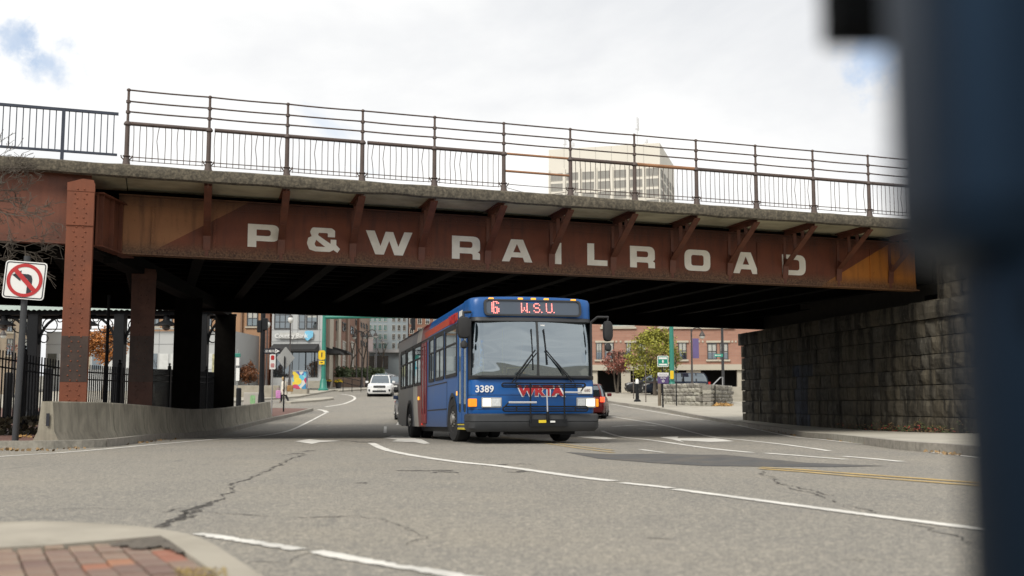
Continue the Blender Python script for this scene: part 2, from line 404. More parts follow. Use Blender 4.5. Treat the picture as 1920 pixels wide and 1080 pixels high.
# ------------------------------------------------------------------ ground, road
xs = [-900, -300, -120, -60, -30, -15, 0, 15, 30, 60, 120, 300, 900]
ys = [-300, -60]+[y for y in range(-20, 121, 2)]+[130, 140, 150, 170, 190, 220, 260, 320, 400, 700, 1500, 3000]
def sheet(name, xs, ys, dz, mat):
    b = MB(); n = len(xs)
    b.add([(x, y, g(y)+dz) for y in ys for x in xs], [(j*n+i, j*n+i+1, (j+1)*n+i+1, (j+1)*n+i) for j in range(len(ys)-1) for i in range(n-1)])
    return tag(b.build(name, mat, smooth=60), kind='structure')
earth = M('earth', (.20, .19, .16), .95, var=.2, scale=.1)
sheet('ground', xs, ys, -.06, earth)
road = sheet('road', [-26, -14, -7, 0, 7, 14, 26], [y for y in range(-14, 130, 1)]+[y for y in range(130, 300, 5)], 0, asphalt)

def stripe(path, wd, mat=marking, dz=.006, name='lane_line', wear=0, step=.35, smooth=True):
    pts = gp(path)
    if smooth and len(pts) > 2: pts = smooth_path(pts, 8)
    pts = resample(pts, step)
    rs = random.Random(int(path[0][0]*7+path[0][1])); poly = offset_path(pts, wd); n = len(pts); cen = pts+pts[::-1]
    out = []
    for p, c in zip(poly, cen):
        k = 1+wear*(.7*mnoise.noise((p.x*3.1, p.y*3.1, 1))+1.1*mnoise.noise((p.x*15, p.y*15, 4))+.35*rs.uniform(-1, 1)); out.append(c+(p-c)*max(.12, min(1.15, k)))
    return ground_poly(out, dz, name, mat, parent=road)
LW = .11
stripe([(-140, 866), (0, 856.5), (167, 845), (333, 830), (467, 820), (533, 810), (567, 797), (600, 780), (612, 774)], LW)
stripe([(613, 773.5), (608, 770), (598, 768)], .25, smooth=False)
stripe([(696, 831), (712, 839), (737, 847), (790, 857), (861, 867), (932, 874), (1020, 886), (1091, 896), (1150, 902.5)], .15, wear=.16, step=.06)
stripe([(1166, 906), (1215, 911), (1259, 916)], .12, wear=.22, step=.05)
stripe([(1266, 918), (1400, 936), (1640, 968), (1820, 991), (1990, 1014)], .115, wear=.22, step=.04)
stripe([(368, 1002), (430, 1011), (500, 1022), (560, 1032)], .095, wear=.8, step=.022)
stripe([(592, 1035), (660, 1049), (760, 1065), (860, 1082), (990, 1105)], .10, wear=.5, step=.025)
for dy in (-2.6, 2.6):
    stripe([(1425, 878+dy*.5), (1500, 883+dy*.7), (1600, 891+dy*.85), (1812, 907+dy), (1950, 918+dy)], .11, yellowp, wear=.3)
    stripe([(940, 819+dy*.5), (1010, 828+dy*.6), (1080, 838+dy*.7), (1150, 847+dy*.8)], .09, M('faded_yellow', (.36, .26, .11), .8, var=.2, scale=4, dirt=(.24, .22, .17), dirtamt=.8), wear=.6, step=.06)
stripe([(1129, 808), (1208, 824), (1300, 837), (1408, 849)], .14, wear=.2)
stripe([(1148, 781), (1273, 804), (1400, 826), (1555, 846)], .11, wear=.2)
stripe([(1145, 757), (1181, 764), (1300, 784), (1428, 807), (1601, 831), (1813, 856), (1950, 872)], .11)
stripe([(1435, 850), (1500, 855), (1586, 862)], .13, wear=.2)
stripe([(1582, 856), (1640, 861), (1690, 866)], .13, wear=.2)
stripe([(1200, 843), (1245, 849)], .10, wear=.6)
stripe([(590, 799), (618, 799)], .12); stripe([(722, 812), (722.5, 800)], .1)
stripe([(745, 797), (752, 786)], .1)
stripe([(1148, 800), (1200, 797), (1232, 799)], .16, wear=.4); stripe([(1195, 804), (1228, 806)], .16, wear=.4)
stripe([(640, 739), (659, 742), (665, 748), (645, 757), (610, 763)], .18)
def mark(poly, name='arrow_marking', mat=marking, dz=.007): return ground_poly(gp(poly), dz, name, mat, parent=road)
mark([(718, 822), (735, 817), (768, 818), (770, 821), (790, 824), (806, 832), (795, 833), (775, 829), (760, 829), (735, 828), (745, 825)])
mark([(1237, 820), (1272, 818.5), (1270, 822), (1340, 822), (1377, 828), (1330, 829), (1275, 826), (1283, 830)])
mark([(1080, 819), (1115, 817.5), (1135, 820), (1157, 823), (1130, 824)])
mark([(553, 828), (580, 824), (600, 826), (640, 827), (600, 829.5), (585, 833)], name='worn_marking')
ground_poly(gp([(1060, 848), (1150, 852), (1240, 851), (1310, 853), (1360, 853), (1440, 861), (1510, 868), (1660, 874), (1560, 876), (1440, 875), (1320, 874), (1220, 868), (1120, 860)]), .004, 'asphalt_patch', patchm, parent=road)
def crack(path, wpx, seed, amp=1.0):
    rs = random.Random(seed); pts = gp(path); pts = resample(pts, .045)
    for p in pts[1:-1]:
        q = p.copy()
        p.x += amp*(.09*mnoise.noise((q.x*2.2, q.y*2.2, seed))+.05*mnoise.noise((q.x*7, q.y*7, seed))+.02*rs.uniform(-1, 1)); p.y += amp*(.14*mnoise.noise((q.x*2.2+9, q.y*2.2, seed))+.07*mnoise.noise((q.x*7, q.y*7+4, seed))+.03*rs.uniform(-1, 1))
    ws = [wpx*max(.10, .35+1.3*mnoise.noise((p.x*3, p.y*3, seed+3))+.6*rs.random()) for p in pts]; ws[0] = ws[-1] = .004
    return ground_poly(offset_path(pts, ws), .0025, 'crack', crackm, parent=road, step=4)
crack([(290, 991), (330, 975), (352, 958), (395, 944), (418, 930), (440, 908), (470, 898), (500, 882), (545, 862), (575, 850)], .034, 1)
crack([(330, 976), (352, 962), (380, 950), (398, 945)], .03, 31); crack([(318, 984), (350, 972), (372, 957)], .03, 32); crack([(335, 968), (360, 955), (410, 938)], .025, 33); crack([(300, 962), (330, 955), (365, 953)], .014, 34)
crack([(300, 990), (345, 965), (372, 950), (395, 942)], .075, 2)
crack([(100, 957), (180, 952), (260, 957), (350, 957)], .010, 3); crack([(380, 958), (470, 968), (560, 970), (650, 968)], .011, 4)
crack([(1424, 884), (1450, 900), (1500, 917), (1560, 930)], .022, 5); crack([(1480, 915), (1540, 930), (1570, 942), (1640, 962), (1720, 985), (1775, 1005), (1830, 1030)], .020, 6)
crack([(560, 970), (680, 968), (740, 978), (790, 1008), (760, 1022)], .008, 7)
crack([(465, 1055), (530, 1048), (590, 1035)], .012, 8); crack([(575, 1032), (610, 1040)], .05, 9)
for i, (x, y, l, ww) in enumerate([(600, 846, 45, .1), (800, 882, 50, .14), (830, 886, 30, .06), (690, 905, 30, .05), (965, 871, 40, .10), (985, 885, 40, .08), (640, 827, 40, .12), (700, 829, 40, .15), (560, 852, 30, .06), (1240, 1010, 22, .03), (1600, 1048, 25, .03)]):
    crack([(x-l, y+1), (x-l*.3, y-1), (x+l*.4, y), (x+l, y+1.5)], ww, 20+i, 1.6)

# ---------------------------------------------------------------- pavements with kerbs
def kerb_line(path, wdt, h, name, mat, parent, seglen=1.6, gapw=.012):
    pts = resample(smooth_path(gp(path), 5), .2); seg = []; acc = 0; k = 0
    for a, b in zip(pts, pts[1:]):
        seg.append(a); acc += (b-a).length
        if acc > seglen or b is pts[-1]:
            q = seg+[b-(b-a).normalized()*gapw]
            ground_poly(offset_path(q, wdt), h, name, mat, skirt=h+.1, parent=parent, step=2); seg = []; acc = 0
right_curb = [(1130, 752), (1150, 757), (1240, 770), (1330, 788), (1420, 803), (1486, 814), (1643, 836), (1794, 851), (1960, 868)]
rc = resample(smooth_path(gp(right_curb), 5), .5)
sw = [tuple(p+Vector((.12, 0))) for p in rc]
far_r = [gnd(1130, 752).xy, Vector((14, 96)), Vector((40, 96)), Vector((40, 12))]
sidewalk_r = tag(ground_poly(sw[::1]+[(22, sw[-1][1]), (22, 92), (sw[0][0], 92)], .13, 'sidewalk', concrete, skirt=.2), kind='structure')
kerb_line(right_curb, .17, .145, 'kerbstone', granite, sidewalk_r)
# left paved strip behind the barrier
left_curb = [(-160, 849), (-40, 843), (50, 842), (111, 841), (213, 836), (300, 824), (377, 818), (417, 812), (450, 804), (473, 798), (513, 788), (560, 777), (585, 770)]
lc = resample(smooth_path(gp(left_curb), 5), .5)
lsw = [tuple(p+Vector((-.15, .05))) for p in lc]
sidewalk_l = tag(ground_poly(lsw+[(lsw[-1][0]-2.2, lsw[-1][1]+1), (-13, 62), (-30, 62), (-30, lsw[0][1]), ], .11, 'sidewalk', brickpave, skirt=.2), kind='structure')
kerb_line(left_curb, .16, .14, 'kerbstone', granite, sidewalk_l)
plaza = tag(ground_poly([(-40, 63), (-17.5, 63), gnd(436, 755).xy, gnd(560, 746).xy, gnd(628, 733).xy, (-15.5, 100), (-12, 112), (-40, 112)], .12, 'sidewalk', concrete, skirt=.2), kind='structure')
isl = tag(ground_poly(gp([(535, 756), (560, 751), (622, 747), (626, 749.5), (600, 753), (545, 757)]), .12, 'traffic_island', concrete, skirt=.2), kind='structure')
# near corner: concrete kerb band and brick panel
SH = .13
outer = [(-260, 985), (0, 978), (120, 978), (240, 985), (310, 993), (360, 1003), (400, 1020), (440, 1045), (480, 1072), (560, 1130)]
inner = [(-260, 1046), (0, 1026), (100, 1021), (200, 1013), (300, 1004), (318, 1014), (350, 1036), (390, 1064), (440, 1110)]
O2 = smooth_path(gp(outer, SH), 5); I2 = gp(inner, SH)
near_sw = tag(ground_poly([tuple(p) for p in O2]+[tuple(p) for p in I2[::-1]], SH, 'sidewalk', curbm, skirt=.25), kind='structure')
near_sw.name = 'near_sidewalk'
br_area = I2+[Vector((-.9, 2.3)), Vector((-4, 2.3))]
ground_poly([tuple(p) for p in br_area], SH-.030, 'paver_bed', jointm, parent=near_sw)
def inside(p, poly):
    c = False
    for i in range(len(poly)):
        a, b = poly[i], poly[i-1]
        if (a.y > p.y) != (b.y > p.y) and p.x < (b.x-a.x)*(p.y-a.y)/(b.y-a.y)+a.x: c = not c
    return c
bme = [MB().bbox(-.048, .048, -.097, .097, -.04, .0, .006).mesh('brick', brickm) for _ in range(1)]
# direction of the long joints: follow the slanted joints of the photograph
ja = gnd(55, 1026, SH).xy; jb = gnd(80, 1079, SH).xy; dv = (ja-jb).normalized(); dn = Vector((dv.y, -dv.x)); angj = math.atan2(dv.y, dv.x)-R(90)
rb = random.Random(3)
for i in range(-26, 30):
    for j in range(-8, 16):
        c = jb+dn*(i*.1035)+dv*((j+.5*(i % 2))*.2035)
        if inside(c, br_area):
            u = c.x/c.y*F+960
            if u < -120 or c.y < 2.6: continue
            o = link('brick', bme[0], near_sw, (c.x, c.y, SH-.004+rb.uniform(-.005, .004)), angj+rb.uniform(-.012, .012))
            if rb.random() < .2: o.material_slots[0].link = 'OBJECT'; o.material_slots[0].material = brickm2
            if not all(inside(c+dn*a*.045+dv*b2*.09, br_area) for a in (-1, 1) for b2 in (-1, 1)):
                o.scale = (.8, .55, .8); o.location.z -= .003
soilp = resample(gp([(190, 1022), (300, 1006), (318, 1015), (350, 1037), (330, 1036), (300, 1024), (262, 1030), (235, 1025), (190, 1022.5)], SH), .02)[:-1]
ground_poly([(p.x+.02*mnoise.noise((p.x*30, p.y*30, 1)), p.y+.045*mnoise.noise((p.x*26, p.y*26, 7))) for p in soilp], SH+.002, 'soil_patch', M('soil_patch', (.115, .098, .078), .95, var=.5, scale=25, bump=.6, bscale=60), parent=near_sw)
gr = MB(); rg = random.Random(11)
for _ in range(420):
    c = gnd(rg.uniform(330, 425), rg.uniform(1066, 1092), SH); hh = rg.uniform(.004, .012); a = rg.uniform(0, 6.28)
    d = Vector((math.cos(a), math.sin(a), 0)); e = Vector((-d.y, d.x, 0))*.003
    gr.add([c-e, c+e, c+d*rg.uniform(.008, .022)+Vector((0, 0, hh))], [(0, 1, 2)])
tag(gr.build('dry_grass', M('dry_grass', (.30, .22, .07), .9, var=.3, scale=30)), 'tuft of dry yellow grass in the corner of the brick paving', 'grass', kind='stuff')

# ---------------------------------------------------------------- railway bridge
E0 = Vector((-8.597, 24.28)); E1 = Vector((10.0, 30.26)); BA = math.atan2(E1.y-E0.y, E1.x-E0.x); BS = (E1-E0).length/11
GRD = -.0082
bu = Vector((math.cos(BA), math.sin(BA))); bn_ = Vector((-bu.y, bu.x))
def bl(px, py, wv):          # pixel -> bridge frame (u, z) on the plane w = wv
    d = ray(px, py); dw = d.x*bn_.x+d.y*bn_.y
    t = (wv+E0.dot(bn_))/dw
    P = Vector((d.x*t, d.y*t)); return (P-E0).dot(bu), HC+d.z*t
WG = 1.9                     # girder web plane
a1, a2 = bl(288, 470, WG), bl(455, 386, WG); a3, a4 = bl(1530, 541, WG), bl(1662, 460, WG)
def lin(a, b):
    za, zb = a[1]-GRD*a[0], b[1]-GRD*b[0]; k = (b[0]-a[0])/(zb-za); return (k, a[0]-k*za)
GL, GR = lin(a1, a2), lin(a3, a4)
girderm = mat_girder()
bridge = thing('railway_bridge', 'rusty brown steel railroad bridge with white lettering crossing over the street', 'bridge', (E0.x, E0.y, 0), BA)
class GB(MB):                # builder in bridge coordinates that follows the grade
    def mesh(s, *a, **k):
        s.v = [(x, y, z+GRD*x) for x, y, z in s.v]; return MB.mesh(s, *a, **k)
ZS, ZE, ZF = 6.08, 5.78, 5.86
UL, UR = -22, 27
# slab edge in cast lengths with uneven arrises
b = GB(); us = [UL+.3*i for i in range(int((UR-UL)/.3)+1)]
rings = []
for u in us:
    q = lambda k: .022*mnoise.noise((u*.9, k, 0))+.014*mnoise.noise((u*4, k*3, 2))
    rings.append([(u, .02+q(1), ZS-.03), (u, .07+q(2), ZS+q(3)), (u, .5, ZS+.01), (u, .5, ZF), (u, .16, ZF-.005), (u, .13+q(5), ZE+q(6)*1.4), (u, .03+q(7), ZE+.03+q(6)*1.4), (u, .0+q(8), (ZE+ZS)/2)])
b.loft(rings); b.build('slab_edge', concrete_slab, bridge, smooth=35)
b = GB()
for k in range(-12, 15):     # soffit panels between the brackets
    b.box(k*BS+.012, (k+1)*BS-.012, .17, WG+.2, ZF-.012*(k % 2), ZF+.14)
b.build('soffit_panel', soffit_m, bridge)
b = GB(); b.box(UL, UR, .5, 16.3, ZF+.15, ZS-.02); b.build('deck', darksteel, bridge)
# main girder
g0, g1 = -.18, 22.3; GZ0, GZ1 = 4.28, 5.68
b = GB(); b.box(g0, g1, WG, WG+.02, GZ0+.02, GZ1)
b.box(g0, g1, WG-.17, WG+.19, GZ0, GZ0+.032); b.box(g0, g1, WG-.17, WG+.19, GZ1, GZ1+.03)
b.box(g0, g1, WG-.022, WG-.001, GZ0+.03, GZ0+.22)                    # flange angle upstand
b.box(g0, g1, WG-.022, WG-.001, GZ1-.2, GZ1)
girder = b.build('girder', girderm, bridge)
def rivets(pts, r, name, mat, parent, ax='y', cls=GB):
    b = cls()
    for x, y, z in pts:
        b.loft([[(x+r*c, y, z+r*s_) for c, s_ in OCT], [(x+.6*r*c, y-.7*r, z+.6*r*s_) for c, s_ in OCT]] if ax == 'y' else
               [[(x, y+r*c, z+r*s_) for c, s_ in OCT], [(x+.7*r, y+.6*r*c, z+.6*r*s_) for c, s_ in OCT]])
    return tag(b.build(name, mat, parent, smooth=60), kind='stuff')
OCT = [(math.cos(k*math.pi/3), math.sin(k*math.pi/3)) for k in range(6)]
pts = []; n = int((g1-g0)/.12)
for i in range(n):
    u = g0+.06+i*.12
    pts += [(u, WG-.022, GZ0+.08), (u+.06, WG-.022, GZ0+.16), (u, WG-.022, GZ1-.07), (u+.06, WG-.022, GZ1-.14)]
spl = [0.62, 2.05, 7.15, 12.6, 17.0, 20.75]
for u in spl:
    b = GB(); b.box(u-.05, u+.05, WG-.026, WG-.001, GZ0+.22, GZ1-.2); b.build('splice_plate', girderm, bridge)
    for z in [GZ0+.27+.075*k for k in range(13)]: pts += [(u-.025, WG-.026, z), (u+.025, WG-.026, z+.03)]
for du in (.14, .2, .26, .32):
    for k in range(13): pts.append((7.15+du, WG-.001, GZ0+.27+.08*k))
rivets(pts, .017, 'rivets', girderm, girder)
# lettering
def LET(ch):
    H = lambda *p: rpoly(p)
    return {
     'P': ([H((0, 0), (0, 1), (1.3, 1, .3), (1.3, .27, .3), (.36, .27), (.36, 0)), H((.36, .5), (.36, .77), (.95, .77, .13), (.95, .5, .13))], 1.3),
     'R': ([H((0, 0), (0, 1), (1.25, 1, .3), (1.25, .37, .14), (1.14, .33), (1.25, .26, .08), (1.25, 0), (.92, 0), (.92, .25, .09), (.34, .25), (.34, 0)), H((.34, .5), (.34, .77), (.91, .77, .12), (.91, .5, .12))], 1.25),
     'A': ([[(0, 0), (.42, 1), (.97, 1), (1.4, 0), (1.04, 0), (.96, .2), (.43, .2), (.34, 0)], [(.52, .42), (.69, .8), (.87, .42)]], 1.4),
     'I': ([[(0, 0), (0, 1), (.36, 1), (.36, 0)]], .36),
     'L': ([[(0, 0), (0, 1), (.36, 1), (.36, .25), (1.05, .25), (1.05, 0)]], 1.05),
     'O': ([H((0, 0, .33), (0, 1, .33), (1.35, 1, .33), (1.35, 0, .33)), H((.35, .25, .12), (.35, .75, .12), (1.0, .75, .12), (1.0, .25, .12))], 1.35),
     'D': ([H((0, 0), (0, 1), (1.3, 1, .38), (1.3, 0, .38)), H((.35, .24), (.35, .76), (.95, .76, .15), (.95, .24, .15))], 1.3),
     'W': ([[(0, 1), (.38, 1), (.64, .36), (.86, .98), (1.19, .98), (1.42, .36), (1.68, 1), (2.04, 1), (1.62, 0), (1.25, 0), (1.02, .6), (.79, 0), (.42, 0)]], 2.04),
     '&': ([H((.35, 0, .05), (.1, .07, .1), (0, .32, .12), (.05, .55, .05), (.19, .62), (.12, .8, .1), (.2, .99, .12), (1.02, .99, .1), (1.16, .9, .08), (1.16, .62), (.86, .62), (.86, .78, .05), (.48, .78, .05), (.45, .68, .04), (.98, .34), (.98, .52), (1.22, .52), (1.22, .3), (1.38, .14), (1.27, -.02), (1.1, .09), (.95, 0)), H((.38, .48), (.31, .3, .08), (.38, .2, .06), (.76, .2))], 1.38)}[ch]
for ch, x0, x1, yt, yb in [('P', 465, 523, 421, 464), ('&', 576, 637.5, 427, 472), ('W', 686, 773, 434, 478), ('R', 847.5, 900, 443, 486), ('A', 941, 998, 449, 491),
                           ('I', 1035, 1052.5, 455, 495), ('L', 1101, 1139, 457, 498), ('R', 1181, 1228, 462, 502), ('O', 1283, 1332, 468.5, 508), ('A', 1374, 1423, 473, 513), ('D', 1466, 1511, 478, 516)]:
    loops, wid = LET(ch); wv = WG-.004
    ua, zt = bl(x0, yt, wv); ub, zb = bl(x1, yb, wv); um, zb2 = bl((x0+x1)/2, yb, wv); _, zt2 = bl((x0+x1)/2, yt, wv)
    hgt = zt2-zb2
    fill(loops, 'painted_letter', white_paint, .003, lambda x, y, d: Vector((ua+(ub-ua)*x/wid, wv-.001+d-.003, zb2+hgt*y+GRD*((ub-ua)*(x/wid-.5)))), girder)
# cantilever brackets
def bracket_mesh():
    b = MB(); fw = .085
    path = [(WG-.03, GZ0+.20), (WG-.07, GZ0+.55), (.20, ZF-.13)]
    for (w0, z0), (w1, z1) in zip(path, path[1:]):
        dx, dz = w1-w0, z1-z0; L = math.hypot(dx, dz); nx, nz = -dz/L*.014, dx/L*.014
        b.loft([[(-fw, w0-nx, z0-nz), (fw, w0-nx, z0-nz), (fw, w0+nx, z0+nz), (-fw, w0+nx, z0+nz)], [(-fw, w1-nx, z1-nz), (fw, w1-nx, z1-nz), (fw, w1+nx, z1+nz), (-fw, w1+nx, z1+nz)]])
        nx, nz = nx*6, nz*6          # web leg behind the flange
        if nz < 0 or True:
            sgn = -1 if nz < 0 else 1
            ox, oz = (abs(nx), abs(nz))
            b.loft([[(-.012, w0+.012, z0+.014), (.012, w0+.012, z0+.014), (.012, w0+ox, z0+oz), (-.012, w0+ox, z0+oz)], [(-.012, w1+.012, z1+.014), (.012, w1+.012, z1+.014), (.012, w1+ox, z1+oz), (-.012, w1+ox, z1+oz)]])
    b.box(-.09, .09, .2, WG-.03, ZF-.03, ZF-.008); b.box(-.012, .012, .2, WG-.03, ZF-.17, ZF-.03)
    b.box(-.05, .05, WG-.62, WG-.595, ZF-.75, ZF-.17); b.box(-.05, .05, WG-1.05, WG-1.03, ZF-.42, ZF-.17)
    b.prism([(WG-.03, GZ0+.45), (WG-.06, GZ0+.55), (WG-.25, GZ0+.68), (WG-.03, GZ0+.8)], 0, -.01, .01)
    b.box(-.04, .04, WG-.03, WG-.002, GZ0+.05, GZ1)
    return b.mesh('bracket', rust)
bm_ = bracket_mesh()
for k in range(1, 13): link('bracket', bm_, bridge, (k*BS+.0, 0, GRD*k*BS), R(-2.6))
# left end: side-span girder, cross girder, riveted columns
b = GB(); b.box(UL, -.72, .36, .39, GZ0, ZF-.02); b.box(UL, -.72, .24, .52, GZ0-.03, GZ0); b.box(UL, -.72, .338, .359, GZ0, GZ0+.16)
sg = b.build('side_girder', rust, bridge)
rivets([(UL+14+.17*i, .338, GZ0+.07+.05*(i % 2)) for i in range(44)], .018, 'rivets', rust, sg)
b = GB(); bloc = lambda x, y: Vector((x-E0.x, y-E0.y))
c0_, c1_ = bloc(-9.33, 24.62), bloc(-9.30, 26.35); c0_, c1_ = Vector((c0_.dot(bu), c0_.dot(bn_))), Vector((c1_.dot(bu), c1_.dot(bn_))); cdv = (c1_-c0_).normalized(); cn = Vector((cdv.y, -cdv.x))
def cbox(t0, t1, n0, n1, z0, z1):
    q = [c0_+cdv*t+cn*n for t, n in ((t0, n0), (t1, n0), (t1, n1), (t0, n1))]; b.loft([[(p.x, p.y, z) for p in q] for z in (z0, z1)])
CL = (c1_-c0_).length
cbox(0, CL+.3, -.02, 0, GZ0+.02, GZ1-.22); cbox(0, CL+.3, -.14, .14, GZ0-.012, GZ0+.018); cbox(0, CL+.3, -.14, .14, GZ1-.218, GZ1-.185)
for t_ in (.12, .75, 1.3): cbox(t_, t_+.035, .002, .10, GZ0+.02, GZ1-.22)
b.build('cross_girder', rust, bridge)
b = GB(); b.box(g0-.3, g0, WG+.12, WG+.4, GZ0-.2, GZ1); b.build('end_stiffener', darksteel, bridge)
def column(px0, px1, Y, ztop, zbase, mats, riv, sidew=.2):
    wd = (px1-px0)/F*Y; P = at((px0+px1)/2, 700, Y); u = (P.xy-E0).dot(bu); wv = (P.xy-E0).dot(bn_)
    wd /= math.cos(BA)*.97
    b = MB(); h = wd/2
    b.box(u-h, u+h, wv, wv+.03, zbase, ztop); b.box(u-h, u+h, wv+.42, wv+.45, zbase, ztop); b.box(u-.16, u+.16, wv+.03, wv+.42, zbase, ztop-.02)
    if riv:
        b.box(u-h-.004, u+h+.004, wv-.022, wv-.001, ztop-.92, ztop-.17); b.box(u-h-.01, u+h+.012, wv-.03, wv-.001, ztop-.165, ztop+.02)
        b.prism([(u-h, ztop+.02), (u+h, ztop+.02), (u+h-.02, ztop+.10), (u+.02, ztop+.12)], 1, wv-.02, wv+.4)
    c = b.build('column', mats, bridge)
    if riv:
        pts = []
        z = zbase+.15; k = 0
        while z < ztop-.05:
            y = wv-(.022 if ztop-.92 < z < ztop-.17 else (.03 if z > ztop-.17 else 0)); o = .07 if k % 2 else .12
            pts += [(u-o, y, z), (u+o, y, z)]; z += .105; k += 1
        rivets(pts, .022, 'rivets', mats, c, cls=MB)
        zq0 = at((px0+px1)/2, 716, Y).z; zq1 = at((px0+px1)/2, 630, Y).z
        MB().box(u-h+.004, u+h-.004, wv-.004, wv-.0005, zq0, zq1).build('cover_patch', M('patch_paint', (.055, .036, .028), .8, var=.35, scale=3, dirt=(.018, .017, .017), dirtamt=.7), c)
    return u, wv
cu_, cw_ = column(116, 160, 24.1, 5.58, -.25, rust2, True)
us_ = [(cu_, cw_)]
for a in ((244, 284, 29.5), (327, 373, 36.5), (404, 438, 43)): us_.append(column(a[0], a[1], a[2], 4.25, -.4, shadedcol if a[0] < 300 else darksteel, a[0] < 300))
# underside
b = GB()
for k in range(-12, 16):
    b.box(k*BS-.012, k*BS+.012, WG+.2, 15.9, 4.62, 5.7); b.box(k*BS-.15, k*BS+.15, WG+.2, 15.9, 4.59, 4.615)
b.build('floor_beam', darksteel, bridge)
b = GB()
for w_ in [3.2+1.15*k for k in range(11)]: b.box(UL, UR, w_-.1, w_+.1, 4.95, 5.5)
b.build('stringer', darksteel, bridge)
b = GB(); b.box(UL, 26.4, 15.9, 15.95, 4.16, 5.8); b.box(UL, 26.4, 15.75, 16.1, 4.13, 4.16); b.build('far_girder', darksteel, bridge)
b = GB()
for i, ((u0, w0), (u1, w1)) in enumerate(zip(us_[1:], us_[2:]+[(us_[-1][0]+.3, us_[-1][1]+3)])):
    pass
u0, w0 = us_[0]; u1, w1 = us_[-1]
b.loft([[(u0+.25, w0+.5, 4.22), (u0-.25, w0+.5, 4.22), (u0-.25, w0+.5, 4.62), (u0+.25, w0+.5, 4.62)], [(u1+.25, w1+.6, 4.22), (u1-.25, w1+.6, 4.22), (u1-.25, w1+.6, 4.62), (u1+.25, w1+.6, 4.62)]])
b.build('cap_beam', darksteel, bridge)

# bridge railing
rail = thing('bridge_railing', 'tall weathered brown pipe railing with thin balusters along the bridge edge', 'railing', (E0.x, E0.y, 0), BA)
b = MB()
b.lathe([(.10, 0), (.10, .03), (.085, .04), (.06, .2), (.085, .215), (.085, .23), (.052, .25), (.05, .92), (.08, .935), (.085, .97), (.06, 1.01), (.03, 1.03), (.028, 1.72), (.045, 1.725), (.045, 1.76), (.02, 1.78)], 10)
for z in (1.235, 1.475): b.lathe([(.03, z-.04), (.05, z-.03), (.05, z+.03), (.03, z+.04)], 8)
for s_ in (-1, 1): b.tube([(s_*.06, 0, .14), (s_*.11, 0, .19), (s_*.12, 0, .24)], .014, 5)
pm = b.mesh('post', railm, 40)
RW = .20
NP = 13
for k in range(NP): link('post', pm, rail, (k*BS, RW, ZS+GRD*k*BS-.01))
rr_ = random.Random(5)
def railseg(name, u0, u1, z, r, mat, sag=0, n=8):
    b = MB(); b.tube([(u0+(u1-u0)*t, RW, ZS+z+GRD*(u0+(u1-u0)*t)-sag*4*t*(1-t)) for t in (0, .25, .5, .75, 1)], r, n); return b.build(name, mat, rail, smooth=60)
for k in range(NP-1):
    u0, u1 = k*BS+.02, (k+1)*BS-.02
    for z in (1.235, 1.475, 1.735):
        railseg('upper_rail', u0, u1, z, .019, railm, rr_.uniform(0, .012))
    if k == 5:
        railseg('handrail', u0, u1, .97, .03, railo); railseg('mid_rail', u0, u1, .53, .03, railo)
        railseg('lower_rod', u0, u1, .20, .009, railm, .01, 5); railseg('lower_rod', u0, u1, .12, .007, railm, .12, 5)
        continue
    gp_ = .10 if k in (1, 3) else 0
    railseg('handrail', u0+gp_, u1, .965, .047, railo if k == 7 else railm)
    railseg('lower_rod', u0, u1, .20, .011, railm, 0, 5); railseg('lower_rod', u0, u1, .12, .009, railm, .01, 5)
balm = []
for kk in range(7):
    b = MB(); q = rr_.uniform(-.008, .008) if kk < 5 else rr_.uniform(-.045, .045)
    b.tube([(0, 0, .10), (q*.3, 0, .35), (q, 0, .6), (q*.5, 0, .8), (rr_.uniform(-.01, .01), 0, .95)], .0085, 5); balm.append(b.mesh('baluster', railm, 60))
for k in range(NP-1):
    if k == 5: continue
    for j in range(12):
        if k == 10 and j in (1, 2, 6, 8, 10): continue
        u = k*BS+BS*(j+1)/13
        link('baluster', rr_.choice(balm), rail, (u, RW, ZS+GRD*u))
# small blue-black railing at the left
rl = thing('side_railing', 'short blue-black picket railing on the left end of the bridge deck', 'railing', (E0.x, E0.y, 0), BA)
ue = bl(221, 250, RW)[0]; up_ = bl(118, 250, RW)[0]
def lz(u, k): return ZS+k-.02
b = GB(); b.box(-12, ue, RW-.03, RW+.03, ZS+1.13, ZS+1.19); b.build('top_rail', railb, rl)
b = GB(); b.box(-12, ue, RW-.025, RW+.025, ZS+.20, ZS+.25); b.build('bottom_rail', railb, rl)
pk = MB().box(-.010, .010, -.010, .010, .25, 1.13).mesh('picket', railb); ps = MB().box(-.035, .035, -.035, .035, -.05, 1.16).mesh('post', railb)
for q in range(5): u = up_-q*2.35; link('post', ps, rl, (u, RW, ZS+GRD*u))
k = 0; u = ue-.09
while u > -9:
    if abs(((u-up_)/2.35)-round((u-up_)/2.35))*2.35 > .06: link('picket', pk, rl, (u, RW, ZS+GRD*u))
    u -= .134

